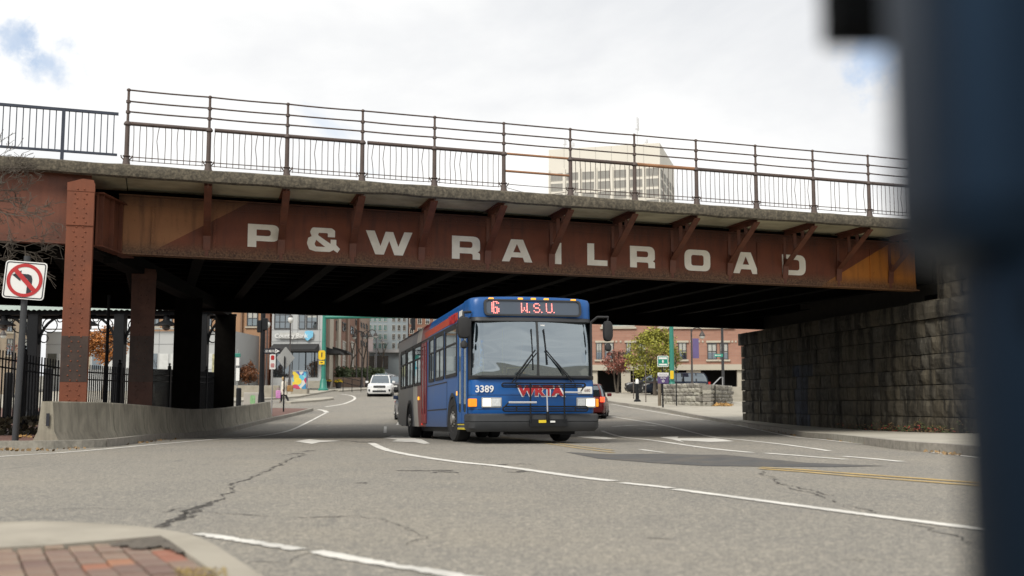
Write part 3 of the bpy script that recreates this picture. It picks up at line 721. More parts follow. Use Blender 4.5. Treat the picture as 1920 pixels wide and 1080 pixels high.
# ---------------------------------------------------------------- stone abutment (right)
A0 = Vector((9.76, 46.9)); A1 = Vector((12.07, 32.85)); ad = (A1-A0).normalized(); AA = math.atan2(ad.y, ad.x)
abut = thing('stone_abutment', 'dark rough granite block abutment carrying the right end of the bridge', 'wall', (A0.x, A0.y, 0), AA)
def rough_stone(seed, amp=.03):
    bm = bmesh.new(); bmesh.ops.create_cube(bm, size=1)
    bmesh.ops.subdivide_edges(bm, edges=bm.edges[:], cuts=2, use_grid_fill=True)
    for v in bm.verts:
        q = Vector(v.co); n_ = mnoise.noise_vector(q*2.3+Vector((seed*7, 0, 0)))
        if v.co.y < -.4: v.co.y -= .10*abs(n_.y)+.05*(1-max(abs(v.co.x), abs(v.co.z))*2)
        v.co += Vector((n_.x*.012, n_.y*.08, n_.z*.02))
        if max(abs(q.x), abs(q.z)) > .49: v.co.y = max(v.co.y, -.46) if q.y < 0 else v.co.y
    me = bpy.data.meshes.new('stone'); bm.to_mesh(me); bm.free(); return me
stv = []
for i in range(8):
    m_ = rough_stone(i); m_.materials.append(stone); stv.append(m_)
rs = random.Random(21)
ZT = 3.72
zc = ZT; course = 0
while zc > -.5:
    h = .52 if course == 0 else rs.uniform(.43, .52)
    s_ = (-.12 if course == 0 else 0)+0.0; first = True
    while s_ < 18.5:
        l = rs.uniform(.9, 1.7) if course == 0 else rs.choice([rs.uniform(.35, .7), rs.uniform(.7, 1.3)])
        if first and course: l = .55 if course % 2 else .95
        o = link('stone', rs.choice(stv), abut, (s_+l/2, (.10 if course else .02)+rs.uniform(-.015, .02), zc-h/2))
        o.scale = (l-.022, .42, h-.022); first = False
        if 5.35 < s_+l/2 < 6.75 and course > 2: o.material_slots[0].link = 'OBJECT'; o.material_slots[0].material = stone_blue
        s_ += l
    zc -= h; course += 1
MB().box(.07, 18.5, .03, 3.6, -.8, ZT-.03).build('wall_core', mortar, abut)
# return face at the far end of the wall
zc = ZT; course = 0
while zc > -.5:
    h = .5; t_ = .3
    while t_ < 3.4:
        l = rs.uniform(.5, 1.1); o = link('stone', rs.choice(stv), abut, (.14-(.1 if course == 0 else 0), t_+l/2, zc-h/2), R(-90)); o.scale = (l-.02, .3, h-.02); t_ += l
    zc -= h; course += 1
# upper back wall beside the girder end
zz_ = ZT+.02; s0 = 14.7
ub = MB(); 
while zz_ < 5.9:
    s_ = s0
    while s_ < 18.5:
        l = rs.uniform(.45, 1.0); o = link('stone', rs.choice(stv), abut, (s_+l/2, .55, zz_+.26)); o.scale = (l-.02, .4, .5); s_ += l
    zz_ += .52
MB().box(s0+.1, 18.5, .62, 2.5, ZT-.02, 5.9).build('wall_core', mortar, abut)
MB().box(-.1, 14.6, 1.0, 2.5, ZT-.02, 5.75).build('back_wall', mortar, abut)
MB().box(13.7, s0+.6, .0, .35, ZT+.005, ZT+.05).build('ledge_slab', concrete_slab, abut)
b = MB()
for s_ in (13.5, 14.2): b.bbox(s_-.2, s_+.2, .75, 1.2, ZT, 4.06, .02)
b.build('bearing_block', darksteel, abut)
wp = MB(); rw = random.Random(4)
for _ in range(900):      # ivy and weeds at the foot of the wall
    s_ = rw.choice([rw.uniform(9, 17.5), rw.uniform(12, 16)]); hh = rw.uniform(0, .35)*(.4+.6*abs(mnoise.noise((s_*1.3, 0, 0)))*2)
    P = A0+ad*s_; nrm = Vector((ad.y, -ad.x)); nrm = nrm if nrm.x < 0 else -nrm
    c = Vector((P.x, P.y, g(P.y)+.13+hh))+Vector((nrm.x, nrm.y, 0))*(.05+rw.uniform(-.05, .30)*(1-hh*1.5)); a = Vector((rw.uniform(-1, 1), rw.uniform(-1, 1), rw.uniform(-.5, 1))).normalized(); e = a.orthogonal().normalized(); k = rw.uniform(.02, .05)
    wp.add([c, c+a*k+e*k*.4, c+a*k*2, c+a*k-e*k*.4], [(0, 1, 2, 3)], rw.choice([0, 0, 0, 1, 1, 2]))
tag(wp.build('weeds', [M('weed_green', (.06, .085, .025), .8, var=.4, scale=9), M('weed_brown', (.14, .085, .04), .8, var=.4, scale=9), M('weed_red', (.28, .04, .03), .8, var=.3, scale=9)]), 'green and red weeds along the foot of the stone abutment', 'plants', kind='stuff')

# ---------------------------------------------------------------- jersey barriers
bpx = [(111, 840), (160, 836.2), (213, 832.6), (300, 824), (377, 817), (417, 811), (450, 803.5), (475, 797), (513, 787)]
bp = smooth_path(gp(bpx), 8)
prof = [(.26, 0), (.26, .07), (.15, .28), (.10, .79), (.085, .81), (-.085, .81), (-.10, .79), (-.15, .28), (-.26, .07), (-.26, 0)]
lens = [0]
for p, q in zip(bp, bp[1:]): lens.append(lens[-1]+(q-p).length)
def bat(s):
    for i in range(len(bp)-1):
        if s <= lens[i+1] or i == len(bp)-2:
            t = (s-lens[i])/(lens[i+1]-lens[i]); d = (bp[i+1]-bp[i]).normalized(); return bp[i]+(bp[i+1]-bp[i])*t, d
cuts = [0, 2.9, 6.2, 9.4, 12.6, 15.8, 19, 22.2, 25.4, lens[-1]]
cuts = [c for c in cuts if c < lens[-1]-1]+[lens[-1]]
desc = ['pale concrete jersey barrier with slotted end nearest the kerb at left', 'concrete jersey barrier second from the slotted left end', 'concrete jersey barrier third from the slotted left end', 'concrete jersey barrier in front of the dark second column', 'concrete jersey barrier in front of the black third column', 'concrete jersey barrier in front of the black fourth column', 'shaded concrete jersey barrier just past the fourth column', 'concrete jersey barrier third from the far right end of the row', 'concrete jersey barrier second from the far right end of the row', 'concrete jersey barrier at the far right end of the row']
cuts_n = len(cuts)-1
for i, (c0, c1) in enumerate(zip(cuts, cuts[1:])):
    b = MB(); rings = []; n = 6
    P0, d0 = bat(c0)
    for k in range(n+1):
        s = c0+.025+(c1-c0-.05)*k/n; P, d = bat(s); nn = Vector((d.y, -d.x))
        c = P-nn*.26
        rings.append([(c.x+nn.x*o-P0.x, c.y+nn.y*o-P0.y, h-(0 if h > .5 else .05*(h == 0))+g(P.y)-g(P0.y)) for o, h in prof])
    b.loft(rings)
    lab = desc[i] if i < cuts_n-2 and i < 8 else desc[8 if i == cuts_n-2 else 9]
    o = tag(b.build('jersey_barrier', barrierm, None, (P0.x, P0.y, g(P0.y)), smooth=25), lab, 'barrier', 'concrete barriers along the left kerb')
    if i == 0:
        d = d0; ang = math.atan2(d.y, d.x)
        nn = Vector((d.y, -d.x)); cc = -nn*.22
        s = MB(); s.box(-.012, .0, -.028, .028, .38, .60); s.build('lifting_slot', signblk, o, (cc.x-d.x*.002, cc.y-d.y*.002, 0), ang)

# ---------------------------------------------------------------- city bus
BY = 22.3; BX = .44; BANG = R(12.5); BL = 12.2; ZA = 2.18; ZR = 9.55
fw_ = Vector((-math.sin(BANG), math.cos(BANG)))
zf = g(BY+fw_.y*ZA); zr = g(BY+fw_.y*ZR); bp_ = math.atan2(zr-zf, ZR-ZA)
bus = thing('city_bus', 'blue city transit bus with bike rack driving out from under the bridge', 'bus', (BX, BY, zf-ZA*math.tan(bp_)+.0), BANG)
bus.rotation_euler = (bp_, 0, BANG)
blue = M('bus_blue', (.010, .088, .30), .34, var=.06, scale=.8, spec=.35, dirt=(.04, .09, .20), dirtamt=.5)
trim = M('bus_black_trim', (.022, .023, .025), .55, var=.2, scale=3)
bump_m = M('bus_bumper_rubber', (.026, .028, .031), .6, var=.25, scale=2, dirt=(.05, .048, .045), dirtamt=.4)
def mat_livery():
    m, t, b, out = newmat('bus_livery')
    oc = t.n('ShaderNodeTexCoord').outputs['Object']; s = t.n('ShaderNodeSeparateXYZ', {0: oc}); y, z = s.outputs[1], s.outputs[2]
    dz = t.math('SUBTRACT', z, 1.25)
    c = t.math('MULTIPLY_ADD', t.math('MULTIPLY', dz, dz), -.42, 8.0)
    d = t.math('DIVIDE', t.math('ADD', t.math('SUBTRACT', y, c), 3.0), 6.0)
    col = t.ramp(d, [(0, (.012, .088, .29)), (.27, (.20, .022, .026)), (.485, (.62, .60, .55)), (.63, (.115, .135, .175)), (.80, (.15, .165, .20))], 'CONSTANT')
    n = t.noise(oc, 1.5, 6, .65); col = t.mix(t.math('MULTIPLY', t.ramp(n, [(.5, 0), (.75, 1)]), .25), col, (.13, .12, .11))
    lo = t.n('ShaderNodeMapRange', {0: t.math('ADD', z, t.math('MULTIPLY', n, .5)), 1: .55, 2: 1.1, 3: .45, 4: 0}).outputs[0]
    col = t.mix(lo, col, (.11, .10, .09))
    t.put(b.inputs['Base Color'], col); b.inputs['Roughness'].default_value = .33; b.inputs['Specular IOR Level'].default_value = .35
    return m
livery = mat_livery()
wglass = glass('bus_windscreen', (.008, .020, .026), .32, .6, wav=.30)
sglass = glass('bus_side_glass', (.010, .012, .014), .10, .35)
def ring(hw, yf, r, yb, z, arch=0, bow=.05, n=5):
    P = [(-hw, yb), (-hw, (yb+yf+r)/2)]
    for k in range(n+1):
        a = math.pi*.5*k/n; P.append((-hw+r-r*math.cos(a), yf+r-r*math.sin(a)))
    for k in range(1, 8): P.append((-hw+r+(2*hw-2*r)*k/8, yf-bow*math.sin(math.pi*k/8)))
    for k in range(n, -1, -1):
        a = math.pi*.5*k/n; P.append((hw-r+r*math.cos(a), yf+r-r*math.sin(a)))
    P += [(hw, (yb+yf+r)/2), (hw, yb)]
    return [(x, y, z-arch*x*x) for x, y in P]
def pl(name, secs, mat, closed=True, parent=bus, sm=40):
    b = MB(); b.loft([ring(*s) for s in secs], 0, closed, closed); return b.build(name, mat, parent, smooth=sm)
pl('front_panel', [(1.265, .02, .16, .5, .55), (1.28, .0, .16, .5, .62), (1.28, .0, .16, .5, 1.22), (1.27, .01, .16, .5, 1.265)], blue)
for zz_s in (.665, .945): pl('panel_seam', [(1.2805, -.002, .16, .3, zz_s), (1.2815, -.004, .16, .3, zz_s+.004), (1.2815, -.004, .16, .3, zz_s+.010), (1.2805, -.002, .16, .3, zz_s+.014)], M('seam_dark_blue', (.008, .03, .10), .5), False)
pl('bumper', [(1.27, -.10, .16, .45, .23), (1.33, -.16, .17, .45, .30), (1.335, -.17, .17, .45, .415), (1.325, -.155, .17, .45, .425), (1.335, -.17, .17, .45, .435), (1.335, -.16, .17, .45, .55), (1.31, -.12, .17, .45, .585)], bump_m)
pl('windscreen_gasket', [(1.285, -.012, .18, .3, 1.262), (1.285, -.075, .24, .3, 1.30), (1.285, -.08, .24, .3, 1.335), (1.265, .03, .2, .3, 1.345)], trim)
wsf = lambda z: .03-.075*(z-1.33)+.155*(z-1.33)**2
ws = pl('windscreen', [(1.262-.016*k/12, wsf(1.33+1.11*k/12), .26, .40, 1.33+1.11*k/12, 0, .10) for k in range(13)], wglass, False, sm=80)
pl('windscreen_header', [(1.25, .12, .24, .4, 2.42), (1.27, .06, .24, .4, 2.44), (1.27, .10, .2, .4, 2.51), (1.25, .15, .2, .4, 2.52)], trim)
pl('roof_cap', [(1.275, .14, .2, .9, 2.52, 0), (1.275, .155, .2, .9, 2.72, 0), (1.275, .165, .2, .9, 2.86, .010), (1.255, .20, .2, .9, 2.93, .016), (1.20, .30, .22, .9, 2.96, .018)], blue)
b = MB(); b.box(-.022, .022, -.045, -.005, 1.33, 1.75); b.box(-.02, .02, -.015, .08, 1.75, 2.44)
wsy = lambda z: wsf(z)-.10
b = MB(); b.loft([[(-.022+.075, wsy(z)-.016, z), (.022+.075, wsy(z)-.016, z), (.022+.075, wsy(z)+.03, z), (-.022+.075, wsy(z)+.03, z)] for z in (1.33, 1.7, 2.1, 2.44)]); b.build('windscreen_divider', trim, bus)
for s_ in (-1, 1):
    b = MB(); b.loft([[(s_*1.20, .03+k, z), (s_*(1.287-.01*(z-1.3)), .05+k, z), (s_*(1.287-.01*(z-1.3)), .20, z), (s_*1.20, .20, z)] for z, k in ((1.3, 0), (1.9, .06), (2.45, .125))]) if False else b.box(s_*1.262-.02, s_*1.262+.02, .17, .36, 1.3, 2.47)
    b.build('pillar', trim, bus)
# destination display
b = MB(); fr = rpoly([(-1.0, 2.545, .1), (1.03, 2.545, .1), (1.03, 2.885, .1), (-1.0, 2.885, .1)], 6); inn = rpoly([(-.96, 2.58, .08), (.99, 2.58, .08), (.99, 2.855, .08), (-.96, 2.855, .08)], 6)
fill([fr, inn], 'display_frame', trim, .05, lambda x, y, d: Vector((x, .045+.16*(y-2.54)-.05*math.cos(x*1.25)+d+.02, y)), bus)
dispm = M('display_glass', (.060, .078, .105), .08, var=.1, scale=1, spec=.6)
disp = fill([inn], 'display_glass', dispm, .0, lambda x, y, d: Vector((x, .075+.16*(y-2.54)-.05*math.cos(x*1.25)+.015, y)), bus)
led = M('led_red', (.6, .1, .08), .5, emit=(1, .30, .26), estr=1.5)
FONT = {'6': ["01110", "11011", "11000", "11000", "11110", "11011", "11011", "11011", "01110"], 'W': ["10001", "10001", "10001", "10101", "10101", "11011", "10001"], 'S': ["01110", "10001", "10000", "01110", "00001", "10001", "01110"], 'U': ["10001"]*6+["01110"], '.': ["0"]*6+["1"]}
b = None
def leds(ch, x0, x1, z0, z1):
    b = MB(); rows = FONT[ch]; nr, ncl = len(rows), len(rows[0])
    for r_, row in enumerate(rows):
        for c_, v in enumerate(row):
            if v == '1':
                x = x0+(x1-x0)*(c_/(ncl-1) if ncl > 1 else .5); z = z1-(z1-z0)*r_/(nr-1); y = .078+.16*(z-2.54)-.05*math.cos(x*1.25)
                b.loft([[(x+.0115*a, y, z+.0115*e) for a, e in OCT], [(x+.0115*a, y+.012, z+.0115*e) for a, e in OCT]])
    b.build('led_letter', led, disp)
lx = lambda px: (px-999)/92.4
leds('6', lx(922), lx(934.5), 2.60, 2.83)
for ch, a_, c_ in (('W', 978, 988.5), ('S', 1002, 1012.5), ('U', 1026, 1036.5)):
    leds(ch, lx(a_), lx(c_), 2.625, 2.80); leds('.', lx(c_+4), lx(c_+4), 2.625, 2.80)
amber = M('amber_lamp', (.65, .25, .02), .3, emit=(1, .42, .03), estr=.9)
for px in (921, 977, 1002, 1027, 1080):
    x = lx(px); b = MB(); b.bbox(x-.05, x+.05, .10, .24, 2.878-.012*x*x, 2.922-.012*x*x, .012); b.build('marker_lamp', amber, bus)
# lamps
lens = M('lamp_lens', (.60, .62, .62), .12, spec=.8, var=.2, scale=25); lit = M('headlight_lit', (.9, .88, .8), .2, emit=(1, .90, .72), estr=.55)
for px0, px1, on0, on1 in ((900, 938, 902, 918), (1080, 1117, 1098.5, 1115)):
    b = MB(); b.bbox(lx(px0), lx(px1), -.04, .05, .70, .905, .02); hl = b.build('headlight_housing', M('headlight_bezel', (.42, .43, .43), .3, metal=.5), bus)
    MB().bbox(lx(on0), lx(on1), -.05, .0, .725, .88, .012).build('headlight', lit, hl)
    o0, o1 = (lx(919.5), lx(936)) if px0 < 1000 else (lx(1082), lx(1097))
    MB().bbox(o0, o1, -.048, .0, .725, .88, .012).build('headlight', lens, hl)
for px0, px1 in ((877, 892), (1117.5, 1124)):
    MB().bbox(lx(px0), lx(px1), -.012 if px0 < 1000 else .0, .12, .72, .88, .015).build('turn_signal', M('turn_lens', (.75, .22, .01), .25, emit=(1, .32, .01), estr=.35, var=.25, scale=14), bus)
# lettering
tm = link('fleet_number', textmesh('3389', .19, M('decal_white', (.75, .75, .75), .5), .003, bold=.004), bus, (lx(905.5), -.034, 1.065))
tw = link('letters_outline', textmesh('WRTA', .265, MATS['decal_white'], .002, bold=.02, shear=.0), bus, (lx(1012), -.054, 1.015)); tw.scale.x = 1.22
tr_ = link('letters', textmesh('WRTA', .25, M('decal_red', (.42, .022, .03), .5), .004, bold=.014), bus, (lx(1011), -.06, 1.025)); tr_.scale.x = 1.22
pt = MB().bbox(lx(1083), lx(1111), -.035, -.012, .975, 1.125, .008).build('number_plate', M('plate_white', (.66, .66, .63), .5), bus)
link('plate_text', textmesh('680', .085, M('plate_ink', (.20, .13, .13), .6), .002), pt, (lx(1101), -.039, 1.045))
# bike rack
b = MB(); yk = -.24
def hoop(x0, x1, z0, z1, r=.016):
    p = rpoly([(x0, z0, .045), (x1, z0, .045), (x1, z1, .045), (x0, z1, .045)], 4); b.tube([(x, yk, z) for x, z in p+p[:1]], r, 6)
hoop(lx(934), lx(1092), 1.105, 1.18); b.tube([(lx(936), yk, 1.14), (lx(1085), yk, 1.14)], .012, 6)
hoop(lx(936), lx(1096), .63, .72); b.tube([(lx(940), yk, .675), (lx(1094), yk, .675)], .012, 6)
b.tube([(lx(1092), yk, 1.16), (lx(1082), yk, 1.0)], .014, 6); b.tube([(lx(935), yk, .67), (lx(946), yk-.02, .80), (lx(955), yk-.02, .81)], .014, 6)
for px in (987, 1051): b.tube([(lx(px), yk-.02, 1.18), (lx(px), yk-.02, .42)], .017, 6)
for px in (961, 1072):
    for z0, z1 in ((1.09, 1.19), (.62, .73)): b.tube([(lx(px), yk-.015, z0), (lx(px), yk-.015, z1)], .014, 6)
b.box(lx(985), lx(1056), yk-.02, -.12, .33, .47); b.tube([(lx(1019), yk-.02, .45), (lx(1019), yk-.03, .62)], .028, 6)
rack = b.build('bike_rack', black, bus, smooth=50)
for p_, q_, r_ in (((lx(1019), yk-.015, .62), (lx(1018), yk-.015, 1.06), .014), ((lx(946), yk-.03, .80), (lx(998), yk-.03, .80), .020), ((lx(1052), yk-.03, 1.0), (lx(1084), yk-.03, 1.0), .018)): MB().tube([p_, q_], r_, 6).build('support_arm', M('arm_grey', (.45, .45, .46), .4), rack)
MB().box(lx(1002), lx(1016), yk-.03, yk-.02, .40, .455).build('yellow_label', M('label_yellow', (.70, .52, .02), .5), rack)
MB().box(lx(1024), lx(1033), yk-.03, yk-.02, .405, .44).build('white_label', white, rack)
# wipers
for pts_, bl_ in ((((955, 724), (1000, 662)), ((994, 622), (996, 700))), (((1069, 722), (1020, 662)), ((1018, 622), (1023, 690)))):
    b = MB(); Q = lambda p, o=0: (lx(p[0]), wsy((836-p[1])/94)-.03-o, (836-p[1])/94)
    b.tube([Q(pts_[0], .03), Q(pts_[1], .02)], .013, 5); b.tube([Q((pts_[0][0]+5, pts_[0][1]), .03), Q((pts_[1][0]+(4 if pts_[0][0] < 1000 else 3), pts_[1][1]+4), .02)], .008, 5)
    b.tube([Q(bl_[0]), Q(bl_[1])], .013, 5); b.build('wiper', black, bus)
# mirrors
def mirror(x, y, z, hw, hh, small):
    b = MB(); rings = []
    for k, (f, yy) in enumerate(((.55, -.08), (.9, -.06), (1, .0), (1, .04), (.92, .06))):
        rings.append([(x+hw*f*math.copysign(abs(math.cos(a))**.6, math.cos(a)), y+yy, z+hh*f*math.copysign(abs(math.sin(a))**.6, math.sin(a))) for a in [2*math.pi*i/16 for i in range(16)]])
    b.loft(rings); b.lathe([(.02, z-hh-.20), (.07, z-hh-.17), (.075, z-hh-.1), (.03, z-hh-.04)], 10, c=(x, y))
    return b
b = mirror(lx(868), .02, 2.29, .13, .22, 1); b.tube([(lx(868), .06, 2.5), (lx(868), .1, 2.60), (-1.25, .18, 2.62)], .03, 8); b.build('mirror', blackr, bus, smooth=50)
b = mirror(lx(1141), -.1, 2.25, .10, .21, 1); b.tube([(lx(1141), -.06, 2.42), (lx(1143), -.06, 2.54), (lx(1123), -.02, 2.54), (1.24, .1, 2.44)], .026, 8); b.build('mirror', blackr, bus, smooth=50)
# body sides with wheel arches
def arch(yc, r, n=9): return [(yc-r*math.cos(math.pi*k/n), .32+(r)*math.sin(math.pi*k/n)*1.12) for k in range(n+1)]
def side_poly(): return [(.36, .30)]+[(1.45, .30)]+arch(ZA, .62)+arch(ZR, .62)+[(BL-.05, .38), (BL, .6), (BL, 2.5), (.36, 2.5)]
for s_ in (-1, 1):
    b = MB(); b.prism(side_poly(), 0, s_*1.20, s_*1.28); b.build('side_panel', livery, bus)
    for yc in (ZA, ZR):
        o = arch(yc, .66); i_ = arch(yc, .58); b = MB()
        b.loft([[(s_*1.295, *p) for p in o], [(s_*1.295, *p) for p in i_], [(s_*1.15, *p) for p in i_]], 0, False, False); b.build('wheel_arch', trim, bus)
prof_r = [(-1.28, 2.5), (-1.28, 2.80), (-1.26, 2.875), (-1.20, 2.92), (-.6, 2.95), (0, 2.96), (.6, 2.95), (1.20, 2.92), (1.26, 2.875), (1.28, 2.80), (1.28, 2.5)]
b = MB(); b.prism(prof_r, 1, .72, BL-.02); b.build('roof', livery, bus, smooth=40)
MB().box(-1.28, 1.28, BL, BL+.03, .4, 2.9).build('rear_panel', livery, bus)
b = MB(); b.box(-1.19, 1.19, .4, BL-.02, .33, .40); b.box(-1.0, 1.0, 2.9, BL-.4, .2, .33); b.box(-1.15, -.95, ZA+.65, ZR-.65, .3, .4); b.build('chassis', trim, bus)
b = MB(); b.box(-1.19, 1.19, 6.3, 6.36, .4, 2.5)
for k in range(6):
    for x in (-.85, .85): b.bbox(x-.42, x+.42, 3.4+k*.9, 3.5+k*.9, .8, 1.5, .03)
b.build('interior', M('seat_dark', (.03, .035, .06), .8), bus)
b = MB(); b.prism([(.1, 1.0), (.1, 1.36), (.35, 1.40), (.75, 1.30), (.75, .9)], 0, -1.18, 1.18); b.build('dashboard', trim, bus)
b = MB(); b.tube([(.55+.23*math.cos(a), .85+.10*math.sin(a), 1.42+.2*math.sin(a)) for a in [2*math.pi*k/20 for k in range(21)]], .018, 6); b.tube([(.55, .85, 1.42), (.55, .7, 1.2)], .03, 6); b.build('steering_wheel', black, bus)
b = MB(); b.bbox(.3, .8, 1.5, 1.65, .9, 1.95, .05); b.bbox(.42, .68, 1.5, 1.6, 1.9, 2.1, .04); b.build('driver_seat', M('seat_blue', (.03, .07, .18), .8), bus)
b = MB(); b.loft([[(.55+math.cos(a)*rx_, 1.25+math.sin(a)*ry, z) for a in [2*math.pi*k/12 for k in range(12)]] for z, rx_, ry in ((1.0, .2, .16), (1.35, .23, .14), (1.52, .20, .11), (1.58, .07, .07))]); b.lathe([(.05, 1.56), (.085, 1.63), (.10, 1.72), (.08, 1.82), (.03, 1.85)], 10, c=(.55, 1.2))
drv = thing('person', 'bus driver in a dark blue jacket seated behind the windscreen', 'person', bus.location.copy()); drv.rotation_euler = bus.rotation_euler
b.build('jacket', M('jacket_blue', (.02, .06, .17), .8), drv, smooth=60)
for s_ in (-1, 1): MB().tube([(.55+s_*.2, 1.25, 1.48), (.55+s_*.27, 1.08, 1.28), (.55+s_*.18, .88, 1.42)], [.06, .055, .04], 8).build('sleeve', MATS['jacket_blue'], drv, smooth=60)
yl = M('rail_yellow', (.62, .48, .02), .4)
b = MB(); b.tube([(-.95, .8, .6), (-.95, .8, 1.55)], .02, 6); b.tube([(-1.0, .5, 1.38), (-.93, .5, 1.38), (-.93, .5, 1.62), (-.93, .9, 2.1)], .018, 6); b.tube([(-.42, .62, 1.35), (-.42, .62, 1.52), (0.05, .62, 1.54)], .018, 6); b.tube([(-.3, 1.6, .5), (-.3, 1.6, 2.4)], .018, 6); b.build('grab_rail', yl, bus)
MB().box(-1.14, -1.05, .07, .085, 1.36, 1.44).build('sticker', M('sticker_teal', (.35, .62, .62), .5), bus)
MB().box(lx(1013), lx(1021), .02, .03, 2.34, 2.37).build('mirror_label', white, bus)
for y0, y1, tra in ((1.60, 3.18, 1), (3.36, 4.66, 0), (4.86, 5.74, 0), (7.15, 8.54, 0), (8.78, 10.09, 0), (10.37, 11.6, 0)):
    for s_ in (-1, 1):
        x = s_*1.281
        fl = rpoly([(y0, 1.40, .07), (y1, 1.40, .07), (y1, 2.49, .07), (y0, 2.49, .07)]); il = rpoly([(y0+.07, 1.47, .05), (y1-.07, 1.47, .05), (y1-.07, 2.42, .05), (y0+.07, 2.42, .05)])
        f_ = fill([fl, il], 'window_frame', trim, .02, lambda a, c, d: Vector((x+s_*d, a, c)), bus)
        fill([il], 'pane', sglass, 0, lambda a, c, d: Vector((x+s_*.006, a, c)), f_)
        b = MB(); b.box(min(x, x+s_*.022), max(x, x+s_*.022), y0+.07, y1-.07, 2.08, 2.12)
        if not tra: b.box(min(x, x+s_*.02), max(x, x+s_*.02), (y0+y1)/2-.02, (y0+y1)/2+.02, 1.47, 2.08)
        b.build('glazing_bar', trim, f_)
MB().box(-1.284, -1.279, 1.45, 11.65, 2.485, 2.53).build('drip_rail', trim, bus)
# front and rear doors on the kerb side
for y0, y1, mt, fm in ((.30, 1.44, 'front_door', blue), (6.1, 7.0, 'rear_door', M('door_maroon', (.20, .022, .026), .4))):
    x = -1.286
    d_ = MB().box(x, x+.01, y0, y1, .38, 2.47).build(mt, trim, bus)
    for k in (0, 1):
        a, c = y0+(y1-y0)*k/2+.02, y0+(y1-y0)*(k+1)/2-.02
        fill([[(a, .40), (c, .40), (c, 2.44), (a, 2.44)], rpoly([(a+.08, .62, .05), (c-.08, .62, .05), (c-.08, 2.36, .05), (a+.08, 2.36, .05)])], 'door_leaf', fm, .02, lambda p, q, d: Vector((x-.004-d, p, q)), d_)
        fill([[(a+.07, .6), (c-.07, .6), (c-.07, 2.38), (a+.07, 2.38)]], 'pane', sglass, 0, lambda p, q, d: Vector((x-.012, p, q)), d_)
b = MB(); b.box(-1.30, -1.285, .32, 1.45, .27, .31); b.box(-1.30, -1.285, .32, 1.45, .36, .385); b.build('step_edge', yl, bus)
for y_, z_ in ((1.52, 1.02), (7.6, 1.05)): MB().bbox(-1.31, -1.28, y_-.06, y_+.06, z_-.04, z_+.05, .01).build('side_marker', amber, bus)
MB().bbox(-1.305, -1.28, 6.85, 6.98, .36, .44, .01).build('side_reflector', M('red_reflector', (.5, .02, .01), .3, emit=(1, .05, .02), estr=.4), bus)  # no lamp: the reflector's glint is a faint emission
b = MB(); b.box(-1.284, -1.281, 3.0, 6.0, .70, .73); b.box(-1.284, -1.281, 3.0, 6.0, 1.30, 1.33); b.box(-1.284, -1.281, 2.95, 2.98, .35, 1.33); b.build('panel_seam', trim, bus)
sw_ = MB(); sw_.add([(-1.2855, 1.5, 2.75), (-1.2855, 1.5, 2.58), (-1.2855, 6.4, 2.55), (-1.2855, 6.6, 2.70)], [(0, 1, 2, 3)]); sw_.build('red_stripe', M('decal_orange', (.42, .06, .03), .5), bus)
o = link('side_letters', textmesh('WRTA', .26, MATS['decal_red'], .003, bold=.015), bus, (-1.292, 2.15, 2.64)); o.rotation_euler = (0, 0, R(-90)); o.scale.x = 1.3
MB().box(-1.287, -1.283, .95, 1.35, 2.62, 2.74).build('side_sign', white, bus)
def lathe_x(prof, n=20, sgn=1):
    b = MB(); b.loft([[(sgn*xx, r*math.cos(2*math.pi*k/n), r*math.sin(2*math.pi*k/n)) for k in range(n)] for r, xx in prof]); return b
def wheel(parent, x, y, z, r, wd, sgn, rimm, name='wheel', yaw=0):
    wh = link(name, lathe_x([(r*.58, 0), (r*.60, .012), (r*.93, .012), (r, -.03), (r, -wd+.03), (r*.93, -wd), (r*.3, -wd)], 24, sgn).mesh('tyre', tyre, 30), parent, (x, y, z), yaw)
    b = lathe_x([(r*.60, -.005), (r*.56, -.012), (r*.52, -.07), (r*.40, -.05), (r*.36, -.01), (r*.22, .0), (r*.20, .05), (r*.05, .06)], 20, sgn)
    for k in range(8):
        a = 2*math.pi*k/8; b.add([(sgn*(.0+dx), r*.30*math.cos(a)+dy, r*.30*math.sin(a)+dz_) for dx in (0, .03) for dy, dz_ in ((-.018, -.018), (.018, -.018), (.018, .018), (-.018, .018))], [(0, 1, 2, 3), (4, 5, 6, 7), (0, 1, 5, 4), (1, 2, 6, 5), (2, 3, 7, 6), (3, 0, 4, 7)])
    b.build('rim', rimm, wh, smooth=30); return wh
rimm = M('wheel_steel', (.42, .41, .39), .35, metal=.6, var=.3, scale=9, dirt=(.12, .11, .10), dirtamt=.5)
for s_ in (-1, 1):
    wheel(bus, s_*1.26, ZA, .49, .49, .29, s_, rimm, yaw=R(5)); wheel(bus, s_*1.26, ZR, .49, .49, .29, s_, rimm)
    wheel(bus, s_*.92, ZR, .49, .49, .27, s_, rimm)
MB().box(-.5, .9, .2, .6, .17, .26).build('under_pan', black, bus)

